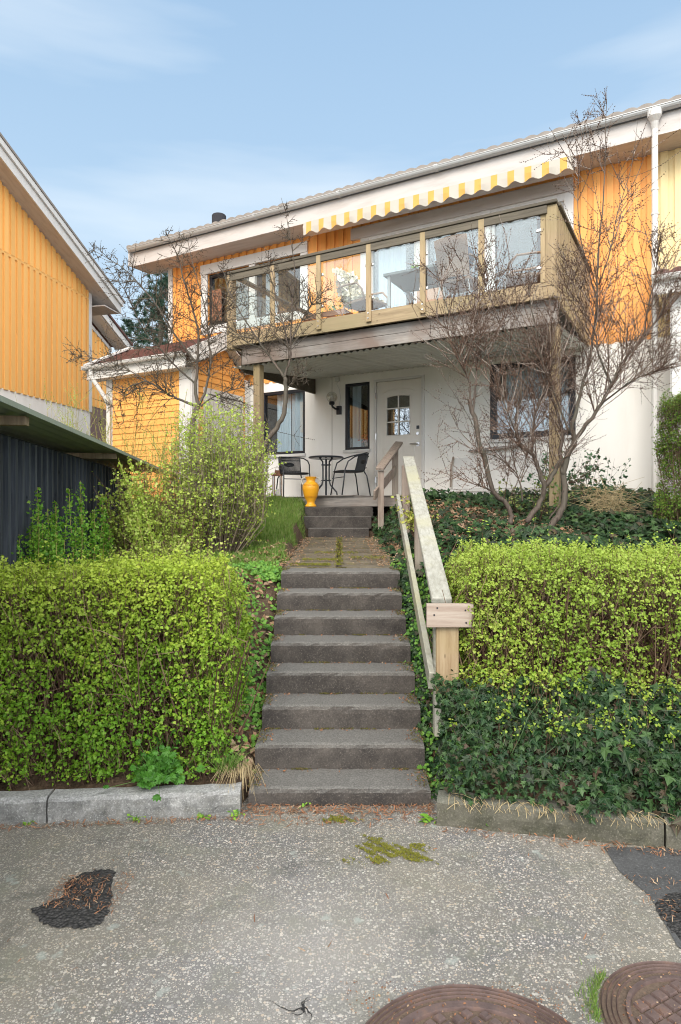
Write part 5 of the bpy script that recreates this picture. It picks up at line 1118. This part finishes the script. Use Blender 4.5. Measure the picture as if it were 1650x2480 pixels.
# ivy on the upper bank
X, Y = scatter(30000, .5, 5.2, 6.0, 11.2, rng, inside=lambda X, Y: (X > .47 + .10 * np.sin(Y * 7) * .5) & (X * .483 + Y * .8756 < T - .05) & ~((X * .483 + Y * .8756 > 9.5) & (X * .8756 - Y * .483 > -7.5) & (X * .8756 - Y * .483 < -1.9)), dens=lambda X, Y: np.clip(.78 + .8 * noise3(np.stack([X, Y, X * 0], 1), 2.4, 3) - .75 * np.exp(-((X - 1.55) ** 2 / .35 + (Y - 7.7) ** 2 / .5)), .06, 1))
nr = gnorm(X, Y) * .8 + rng.normal(size=(len(X), 3)) * .38 + np.array([0, -.35, .1]); Z = ground_z(X, Y) + .03 + .13 * rng.random(len(X)) * (1 + .5 * np.sin(X * 4 + Y * 3))
mb = MB(); mb.inst(IVY, IVYF, np.stack([X, Y, Z], 1), rand_frames(nr, rng), rng.uniform(.045, .085, len(X)), IVYC); stuff('ivy', 'dark ivy covering the upper bank right of the path', 'ivy', mb, m_ivy)
# ivy at the front bank above the kerb
mbl = MB(); n = 8500
X = rng.uniform(.60, 3.3, n); f = rng.random(n); kl = 3.74 - .223 * (X - .54)
Yb = kl + .02 + f * .52; Zb = .14 + f ** .8 * .56 + .0 * X
f = f * (1 + .10 * np.sin(X * 9) * np.sin(X * 4.3 + 1)); Yb = kl + .02 + f * .52; Zb = .14 + np.clip(f, 0, 2) ** .8 * .56
off = rng.uniform(0, .10, n) + .07 * np.sin(X * 7 + Zb * 9) * np.sin(Zb * 13 - X * 3); Pn = np.stack([X, Yb - off * .8, Zb + off * .3 + rng.normal(size=n) * .02], 1); Pn[:, 1] += .03 * noise3(Pn, 9, 2); nr = np.array([0, -.8, .5]) + rng.normal(size=(n, 3)) * .6
fr = rand_frames(nr, rng)
# ivy leaves hang: turn most tips downwards
dn = np.tile(np.array([0., -.3, -1.]), (n, 1)) + rng.normal(size=(n, 3)) * .5; z = nr / np.linalg.norm(nr, axis=1)[:, None]; y = dn - z * (dn * z).sum(1)[:, None]; y /= np.linalg.norm(y, axis=1)[:, None]; fr = np.stack([np.cross(y, z), y, z], -1)
big = np.clip((X - .9) * .9, 0, 1); mbl.inst(IVY, IVYF, Pn, fr, rng.uniform(.018, .036, n) * (1 + .6 * big) * np.where(rng.random(n) < .22, 1.7, 1), IVYC)
nv = 240; vp0 = np.stack([rng.uniform(.62, 3.2, nv), rng.uniform(3.55, 4.1, nv), rng.uniform(.2, .75, nv)], 1); vp0[:, 1] = 3.74 - .223 * (vp0[:, 0] - .54) + .0 + (vp0[:, 2] - .14) * .85 - .05; vd = rng.normal(size=(nv, 3)) * np.array([.1, .02, .12]); fast_tubes(mbl, vp0, vp0 + vd * .5 + np.array([0, -.02, 0]), vp0 + vd, np.full(nv, .0022), .0015)
stuff('ivy', 'large leaved dark ivy hanging over the right kerb below the hedge', 'ivy', mbl, m_ivy)
# steps' right edge: ivy mixed with pale green leaves
X, Y = scatter(2600, .50, .95, 4.0, 6.6, rng); Z = ground_z(X, Y) + .04 + .12 * rng.random(len(X)); nr = rng.normal(size=(len(X), 3)) * .45 + np.array([-.35, -.6, .7])
mb = MB(); mb.inst(WEED, WEEDF, np.stack([X, Y, Z], 1), rand_frames(nr, rng), rng.uniform(.018, .036, len(X)), WEEDC); stuff('ground_weeds', 'pale green lobed weeds between the steps and the handrail', 'weeds', mb, m_ivyl)
X, Y = scatter(1500, .53, .8, 3.95, 6.3, rng); Z = ground_z(X, Y) + .05 + .1 * rng.random(len(X)); nr = rng.normal(size=(len(X), 3)) * .45 + np.array([-.35, -.6, .7])
mb = MB(); mb.inst(IVY, IVYF, np.stack([X, Y, Z], 1), rand_frames(nr, rng), rng.uniform(.03, .055, len(X)), IVYC); stuff('ivy', 'dark ivy creeping along the right ends of the concrete steps', 'ivy', mb, m_ivy)
# left bank weeds
X, Y = scatter(6500, -1.15, -.555, 4.1, 6.6, rng, dens=lambda X, Y: np.clip(.6 + 1.0 * noise3(np.stack([X, Y, X * 0], 1), 4, 7), .08, 1)); Z = ground_z(X, Y) + .02 + .07 * rng.random(len(X)); nr = rng.normal(size=(len(X), 3)) * .45 + np.array([.2, -.6, .8])
mb = MB(); mb.inst(WEED, WEEDF, np.stack([X, Y, Z], 1), rand_frames(nr, rng), rng.uniform(.02, .04, len(X)), WEEDC); stuff('ground_weeds', 'fresh green weeds on the bare bank left of the steps', 'weeds', mb, m_ivyl)
# lawn
X, Y = scatter(60000, -2.6, -.50, 6.3, 12.2, rng, inside=lambda X, Y: (X * .483 + Y * .8756 < 9.52) & (X < -.52 - .06 * np.sin(Y * 5) - .10 * (Y < 9.6))); nr = rng.normal(size=(len(X), 3)) * .35; up_ = np.array([0, -.1, 1]) + rng.normal(size=(len(X), 3)) * .32; y = up_ / np.linalg.norm(up_, axis=1)[:, None]; a = np.cross(y, rng.normal(size=(len(X), 3))); a /= np.linalg.norm(a, axis=1)[:, None]
mb = MB(); mb.inst(BLADE, BLADEF, np.stack([X, Y, ground_z(X, Y) - .005], 1), np.stack([a, y, np.cross(a, y)], -1), rng.uniform(.05, .11, len(X)) * (1 + .3 * noise3(np.stack([X, Y, X * 0], 1), 5, 1))); stuff('lawn_grass', 'bright green grass left of the path and upper steps', 'grass', mb, m_grass)
# dead leaves
def litter(name, lab, spec, mat, tmpl=(DEAD, DEADF), sz=(.02, .05), lift=.015, cat='leaf litter', flat=.5):
    mb = MB()
    for (n, x0, x1, y0, y1, zf) in spec:
        X = rng.uniform(x0, x1, n); Y = rng.uniform(y0, y1, n)
        Z = zf(X, Y) + lift * rng.random(n) + .002; nr = rng.normal(size=(n, 3)) * flat + np.array([0, 0, 1]); mb.inst(tmpl[0], tmpl[1], np.stack([X, Y, Z], 1), rand_frames(nr, rng), rng.uniform(*sz, n))
    stuff(name, lab, cat, mb, mat)
gz = ground_z
litter('dead_leaves', 'brown dead leaves on the bank beside the bare tree', [(1700, .6, 2.6, 6.6, 8.8, lambda X, Y: gz(X, Y) + .05), (500, .5, .75, 4.0, 6.3, gz), (380, -1.1, -.56, 4.0, 6.4, gz), (200, -1.3, -.6, 6.4, 8, gz)], m_litter, sz=(.035, .08), lift=.05)
pz = lambda X, Y: 1.224 + (Y - 6.06) * .042 + .005
litter('leaf_crumbs', 'brown leaf crumbs scattered on the slab path between the flights', [(420, -.58, .56, 6.5, 10.0, pz), (420, -.62, -.42, 6.3, 9.8, pz), (520, .36, .58, 6.3, 9.9, pz)], m_litter, sz=(.010, .026))
litter('path_moss', 'yellow green moss patches on the slab path', [(500, -.5, -.1, 6.4, 6.55, pz), (350, -.4, .0, 6.85, 6.98, pz), (500, -.06, .03, 6.4, 9.8, pz), (250, -.3, .2, 7.5, 7.7, pz), (200, .1, .5, 7.0, 7.2, pz)], m_moss, sz=(.008, .022), lift=.012, cat='moss', flat=.9)
rz0 = lambda X, Y: X * 0 + .001
def kz(X, Y): return X * 0 + .002
sp = [(900, -.62, .56, 3.83, 3.95, rz0), (260, -.6, .55, 3.68, 3.85, rz0)]
for x in np.arange(-3.2, -.6, .2): yk = float(kline(np.array(x))); sp.append((40, x, x + .2, yk - .10, yk - .04, rz0))
for x in np.arange(.56, 3.2, .2): yk = float(kline(np.array(x + .1))); sp.append((60 if x > 1 else 25, x, x + .2, yk - .13, yk - .04, rz0))
sp.append((60, -1.6, 1.8, 2.5, 3.7, rz0)); small_ = [(160, .08, .85, 2.2, 2.42, lambda X, Y: X * 0 + .016), (160, .97, 1.4, 2.1, 2.5, lambda X, Y: X * 0 + .016), (200, .0, .9, 2.30, 2.47, rz0)]
litter('rust_needles', 'rust brown needle debris gathered along the kerbs and the lowest step', sp, m_needle, (NEED, NEEDF), (.015, .045), .012, 'debris')
litter('grit_crumbs', 'pale crumbs of debris lying on the manhole covers', small_, m_needle, (DEAD, DEADF), (.004, .012), .004, 'debris')
sp = []
for k in range(1, 8):
    y0 = 4.244 + .3025 * (k - 1) ; zt = .104 + .16 * (k - 1); sp.append((26, -.54, .54, y0 - .05, y0 - .004, (lambda z_: (lambda X, Y: X * 0 + z_))(zt))); sp.append((20, .42, .55, y0 - .28, y0, (lambda z_: (lambda X, Y: X * 0 + z_))(zt))); sp.append((20, -.55, -.45, y0 - .28, y0, (lambda z_: (lambda X, Y: X * 0 + z_))(zt)))
sp2 = []
for k in range(1, 9):
    y0 = 4.244 + .3025 * (k - 1); zt = .104 + .16 * (k - 1); f_ = (lambda z_: (lambda X, Y: X * 0 + z_))(zt)
    for _ in range(5): xa = random.uniform(-.54, .45); sp2.append((45, xa, xa + random.uniform(.03, .14), y0 - .018, y0 - .001, f_))
    sp2.append((130, .47, .56, y0 - .28, y0, f_)); sp2.append((110, -.56, -.49, y0 - .28, y0, f_))
litter('step_moss', 'dirt and moss crumbs in the corners of the concrete steps', sp2, leafmat('moss_dirt', [(.05, .04, .02), (.12, .12, .02), (.09, .06, .035), (.16, .15, .04)], .9, 0), sz=(.006, .014), lift=.008, cat='moss', flat=.9)
litter('step_debris', 'small brown debris lying in the corners of the concrete steps', sp, m_needle, (DEAD, DEADF), (.008, .022), .006, 'debris')
# moss on the road
def moss_patch(lab, c, rx, ry, n, seed, mat=m_moss):
    r_ = np.random.default_rng(seed); a = r_.uniform(0, 6.283, n); q = np.sqrt(r_.random(n)) * (1 + .35 * np.sin(a * 3 + seed) + .2 * np.sin(a * 7)); X = c[0] + np.cos(a) * q * rx; Y = c[1] + np.sin(a) * q * ry
    k = noise3(np.stack([X, Y, X * 0], 1), 45, seed) + .9 * noise3(np.stack([X, Y, X * 0], 1), 19, seed) + (1 - q) * .9 + r_.normal(size=n) * .25 > .42; X = X[k]; Y = Y[k]; n = len(X)
    up_ = np.array([0, -.2, 1]) + r_.normal(size=(n, 3)) * .55; mb = MB(); mb.inst(DEAD, DEADF, np.stack([X, Y, r_.uniform(.002, .010, n)], 1), rand_frames(up_, r_), r_.uniform(.006, .013, n)); stuff('moss', lab, 'moss', mb, mat)
moss_patch('large yellow green moss patch on the asphalt below the steps', (.23, 3.42), .20, .15, 6500, 2)
moss_patch('small moss spots on the asphalt close to the lowest step', (.02, 3.76), .13, .045, 1200, 3)
moss_patch('tiny dark moss patch right of the large one', (.44, 3.33), .05, .06, 500, 4)
# cracks in the asphalt near the bottom edge
r_ = random.Random(4); mb = MB(); c0 = ongr(735, 2440)
for a0, l in ((.3, .10), (1.1, .05), (2.2, .07), (3.2, .17), (4.4, .06), (5.6, .12)):
    x, y, a = c0[0], c0[1], a0; L2 = []; n = 9
    for i in range(n + 1): L2.append((x, y, a, (.0022 + .0025 * r_.random()) * (1 - i / (n + .5)))); a += r_.uniform(-.9, .9); x += math.cos(a) * l / n; y += math.sin(a) * l / n
    vs = []
    for x, y, a, w in L2: vs += [(x - math.sin(a) * w, y + math.cos(a) * w, .0022 + .0002 * len(mb.V) / 20), (x + math.sin(a) * w, y - math.cos(a) * w, .0022 + .0002 * len(mb.V) / 20)]
    mb.add(vs, [(2 * i, 2 * i + 1, 2 * i + 3, 2 * i + 2) for i in range(n)])
link('asphalt_crack', mb, m_patch, kind='structure')
# black asphalt patches
def patch(lab, pts, h, seed):
    r_ = random.Random(seed); mb = MB(); cx_ = sum(p[0] for p in pts) / len(pts); cy_ = sum(p[1] for p in pts) / len(pts); rings = 7; vs = []; N_ = 48; P_ = spline([Vector((p[0], p[1], 0)) for p in pts + pts[:1]], 9)[:-1]; N_ = len(P_)
    for k in range(rings + 1):
        f = k / rings
        for p in P_: vs.append((cx_ + (p.x - cx_) * f + r_.uniform(-.010, .010), cy_ + (p.y - cy_) * f + r_.uniform(-.010, .010), .004 + h * (1 - f ** 2) * r_.uniform(.5, 1.2)))
    fs = [(k * N_ + i, k * N_ + (i + 1) % N_, (k + 1) * N_ + (i + 1) % N_, (k + 1) * N_ + i) for k in range(rings) for i in range(N_)]
    mb.add(vs, fs); return link('asphalt_patch', mb, m_patch, kind='structure')
pL = [ongr(*q)[:2] for q in ((75, 2205), (110, 2240), (200, 2250), (255, 2225), (272, 2150), (275, 2110), (215, 2112), (160, 2140), (150, 2175))]
patch('', pL, .018, 1)
patch('', [ongr(*q)[:2] for q in ((1585, 2195), (1640, 2165), (1760, 2180), (1800, 2320), (1690, 2300), (1630, 2260))], .02, 2)

litter('rust_needles', 'rust brown needles caught on the black asphalt patches', [(420, pL[0][0] + .04, pL[4][0] - .02, 2.90, 3.16, lambda X, Y: X * 0 + .012), (120, pL[3][0] - .05, pL[3][0] + .03, 2.85, 3.2, lambda X, Y: X * 0 + .01), (160, 1.36, 1.7, 2.8, 3.15, lambda X, Y: X * 0 + .012)], m_needle, (NEED, NEEDF), (.012, .03), .012, 'debris')

# straw tuft at the left end of the steps, grass tufts and single weeds
def tuft(name, lab, c, n, L_, mat, seed, drop=.0, r0=.05, cat='grass tuft', wd=1):
    r_ = np.random.default_rng(seed); mb = MB()
    P0 = []; P1 = []; P2 = []
    for i in range(n):
        a = r_.uniform(0, 6.283); b0 = np.array(c) + np.array([math.cos(a), math.sin(a) * .6, 0]) * r0 * math.sqrt(r_.random()); l = L_ * r_.uniform(.5, 1.2); d = np.array([math.cos(a), math.sin(a) - .4, 0]) * r_.uniform(.2, .9)
        P0.append(b0); P1.append(b0 + d * l * .4 + np.array([0, 0, l * r_.uniform(.3, .6)])); P2.append(b0 + d * l + np.array([0, 0, l * (r_.uniform(.2, .9) - drop)]))
    fast_tubes(mb, P0, P1, P2, np.full(n, .0022 * wd), .0008); return link(name, mb, mat, label=lab, category=cat)
tuft('straw_tuft', 'dry straw coloured grass tuft between the left kerb and the lowest step', (-.62, 3.99, .17), 110, .15, m_straw, 1, drop=.75, r0=.09)
tuft('grass_tuft', 'green grass tuft at the right foot of the left hedge', (-.70, 4.0, .18), 60, .22, m_grass, 2, r0=.05, wd=1.3)
def weed(lab, c, n, sz, seed, mat=m_celand, tm=(WEED, WEEDF, WEEDC), spread=.1, hgt=.12, nm='weed', face=(0, -.6, .8)):
    r_ = np.random.default_rng(seed); o = thing(nm, lab, 'weed', c); c = np.array(c, float); q = r_.normal(size=(n, 3)) * spread * .5; q[:, 2] = np.abs(q[:, 2]) * (hgt / spread) * 1.3; org = c + q
    mb = MB(); nr = r_.normal(size=(n, 3)) * .4 + np.array(face); mb.inst(tm[0], tm[1], org, rand_frames(nr, r_), r_.uniform(.6, 1.2, n) * sz, tm[2]); link('leaves', mb, mat, o)
    mb = MB(); fast_tubes(mb, np.tile(c, (n, 1)), (org + c) / 2 + np.array([0, 0, .01]), org, np.full(n, .0018), .001); link('stems', mb, mat, o)
weed('dark green celandine plant spilling over the pale left kerb', (-1.10, 3.92, .17), 150, .052, 1, spread=.18, hgt=.15)
for i, (u, v, n, s_, lab) in enumerate([(75, 1990, 26, .035, 'small green weed at the joint of the pale kerb stones'), (330, 1990, 14, .018, 'tiny sprig at the foot of the long pale kerb'), (490, 1982, 12, .03, 'small rosette weed at the kerb foot near the steps'), (575, 1978, 10, .022, 'little round leaved weed at the right end of the pale kerb'), (1040, 1992, 8, .06, 'dandelion like weed at the left end of the mossy kerb'), (1192, 2000, 9, .06, 'weed with long leaves at the foot of the mossy kerb'), (735, 1955, 6, .02, 'tiny green sprout in front of the lowest step')]):
    p = ongr(u, v); tm = (LEAF1, LEAF1F, None) if s_ >= .03 else (LEAF3, LEAF3F, None); weed(lab, (p[0], p[1], .004), n, s_, 40 + i, m_vleaf, tm, spread=.05, hgt=.03, face=(0, -.3, .9))
p = ongr(1425, 2375); mb = MB(); 
r_ = np.random.default_rng(8); n = 900; a = r_.uniform(2.3, 3.6, n); q = .333 + r_.exponential(.014, n); X = 1.235 + np.cos(a) * q; Y = 2.247 + np.sin(a) * q; up_ = np.array([0, 0, 1]) + r_.normal(size=(n, 3)) * .4; y = up_ / np.linalg.norm(up_, axis=1)[:, None]; aa = np.cross(y, r_.normal(size=(n, 3))); aa /= np.linalg.norm(aa, axis=1)[:, None]
k = Y > 2.27; mb.inst(BLADE, BLADEF, np.stack([X, Y, X * 0], 1)[k], np.stack([aa, y, np.cross(aa, y)], -1)[k], r_.uniform(.015, .035, k.sum())); stuff('grass_fringe', 'short green grass fringe around the right manhole cover', 'grass', mb, m_grass)
# rose-like green shrub by the house wall, yellow sprig at the rail
bush('evergreen_shrub', 'dark green leafy shrub against the white wall near the downpipe', (3.05, 8.6, 1.75), .95, .62, 26, leafmat('evergreen_leaves', [(.02, .07, .03), (.05, .13, .05), (.08, .17, .07)], .4, .1), 71, .045, 42, botr=.3, stemm=m_twig)
bush('evergreen_shrub', 'variegated yellow green leafy shrub around the base of the bare tree', (2.25, 7.6, 1.6), .75, .4, 14, leafmat('variegated_leaves', [(.06, .14, .04), (.20, .28, .08), (.45, .45, .15)], .5, .2), 72, .035, 40, botr=.3, stemm=m_twig)
bush('yellow_sprig', 'yellow green climbing sprig between the two planks of the long handrail', (.80, 7.0, 1.5), .5, .07, 12, leafmat('yellow_leaves', [(.35, .38, .06), (.5, .48, .12), (.2, .3, .05)], .5, .2), 73, .035, 50, cat='plant')
mb = MB(); r_ = np.random.default_rng(12); n = 220; c = np.array(P(1470, 1215, 7.6)); org = c + r_.normal(size=(n, 3)) * np.array([.13, .12, .08]); fast_tubes(mb, org, org + r_.normal(size=(n, 3)) * .06, org + r_.normal(size=(n, 3)) * np.array([.2, .1, .07]), np.full(n, .003), .0015)
link('dry_brush_heap', mb, m_straw, label='heap of dry tan stalks lying in the ivy right of the bare tree', category='brush heap')
mb = MB(); n = 260; X = r_.uniform(.62, 3.0, n); kl_ = 3.74 - .223 * (X - .54); c = np.stack([X, kl_ + .0, np.full(n, .155)], 1) + r_.normal(size=(n, 3)) * .012; d = np.stack([r_.normal(size=n) * .05, -.05 - .03 * r_.random(n), -.03 * r_.random(n) - .01], 1); fast_tubes(mb, c, c + d * .5 + np.array([0, 0, .01]), c + d, np.full(n, .002), .0012)
stuff('cut_stalks', 'tan cut ivy stalks sticking out over the mossy kerb', 'stalks', mb, m_straw)

# ------------------------------------------------------------------ manhole covers
def ring(mb, c, r0, r1, z0, z1, n=96):
    vs = []
    for i in range(n):
        a = 2 * math.pi * i / n; ca, sa = math.cos(a), math.sin(a)
        for r, z in ((r0, z0), (r0 + .003, z1), (r1 - .003, z1), (r1, z0)): vs.append((c[0] + r * ca, c[1] + r * sa, z))
    mb.add(vs, [(i * 4 + j, i * 4 + j + 1, ((i + 1) % n) * 4 + j + 1, ((i + 1) % n) * 4 + j) for i in range(n) for j in range(3)])
def manhole(lab, c, R_, rp, pitch, rot, gapf, th=.03, spot=None):
    o = thing('manhole_cover', lab, 'manhole cover', (c[0], c[1], 0), 'rusty manhole covers')
    mb = MB(); n = 96; mb.add([(c[0] + R_ * math.cos(2 * math.pi * i / n), c[1] + R_ * math.sin(2 * math.pi * i / n), .003) for i in range(n)], [tuple(range(n))]); link('grit_bed', mb, m_gapdirt, o)
    mb = MB(); step_ = (R_ - rp - .02) / 4
    for k in range(4): ring(mb, c, rp + .02 + k * step_ + .005, rp + .02 + (k + 1) * step_ - .006, .0, .012 + .0005 * k)
    link('frame', mb, m_iron, o)
    mb = MB(); ring(mb, c, rp - th, rp, .0, .016)
    Mx = Matrix.Translation((c[0], c[1], 0)) @ Matrix.Rotation(rot, 4, 'Z'); h = pitch * gapf / 2; k = int(rp / pitch) + 1; rin = rp - th - .004
    for i in range(-k, k + 1):
        for j in range(-k, k + 1):
            x, y = i * pitch, j * pitch
            if spot and (i, j) in spot: continue
            if math.hypot(x, y) < rin - .010:
                def cl_(px, py, zz): d_ = math.hypot(px, py); k_ = min(1, (rin - .002) / max(d_, 1e-6)); return (px * k_, py * k_, zz)
                q = h - .004; mb.add([cl_(x - h, y - h, .005), cl_(x + h, y - h, .005), cl_(x + h, y + h, .005), cl_(x - h, y + h, .005), cl_(x - q, y - q, .015), cl_(x + q, y - q, .015), cl_(x + q, y + q, .015), cl_(x - q, y + q, .015)], [(4, 5, 6, 7), (0, 1, 5, 4), (1, 2, 6, 5), (2, 3, 7, 6), (3, 0, 4, 7)], M=Mx)
    cv = link('cover', mb, m_iron, o)
    if spot:   # lifting slot and cast triangle mark
        (i, j) = sorted(spot)[0]; x, y = i * pitch, j * pitch
        mb = MB(); mb.box(x - h, x + h, y - h * .8, y + h * .8, .0056, .0062, M=Mx); link('lifting_hole', mb, m_black, cv)
        (i, j) = sorted(spot)[1]; x, y = i * pitch, j * pitch; mb = MB(); tri = [(-1.3, -.9), (1.3, -.9), (0, 1.3)]; m_ = [(x + a * h, y + b_ * h) for a, b_ in tri]; inn = [(x + a * h * .5, y + b_ * h * .5 ) for a, b_ in tri]
        vs = [(*p_, .006) for p_ in m_] + [(*p_, .012) for p_ in m_] + [(*p_, .012) for p_ in inn] + [(*p_, .006) for p_ in inn]
        mb.add(vs, [f for i in range(3) for f in ((i, (i + 1) % 3, 3 + (i + 1) % 3, 3 + i), (3 + i, 3 + (i + 1) % 3, 6 + (i + 1) % 3, 6 + i), (6 + i, 6 + (i + 1) % 3, 9 + (i + 1) % 3, 9 + i))], M=Mx); link('triangle_mark', mb, m_iron, cv)
manhole('large round rusty manhole cover cut off by the bottom picture edge', (.44, 2.011), .435, .344, .045, R(38), .74, th=.035)
manhole('smaller rusty manhole cover with square grid and triangle mark, bottom right corner', (1.235, 2.247), .325, .237, .052, R(28), .86, th=.02, spot={(0, -1), (2, 0)})
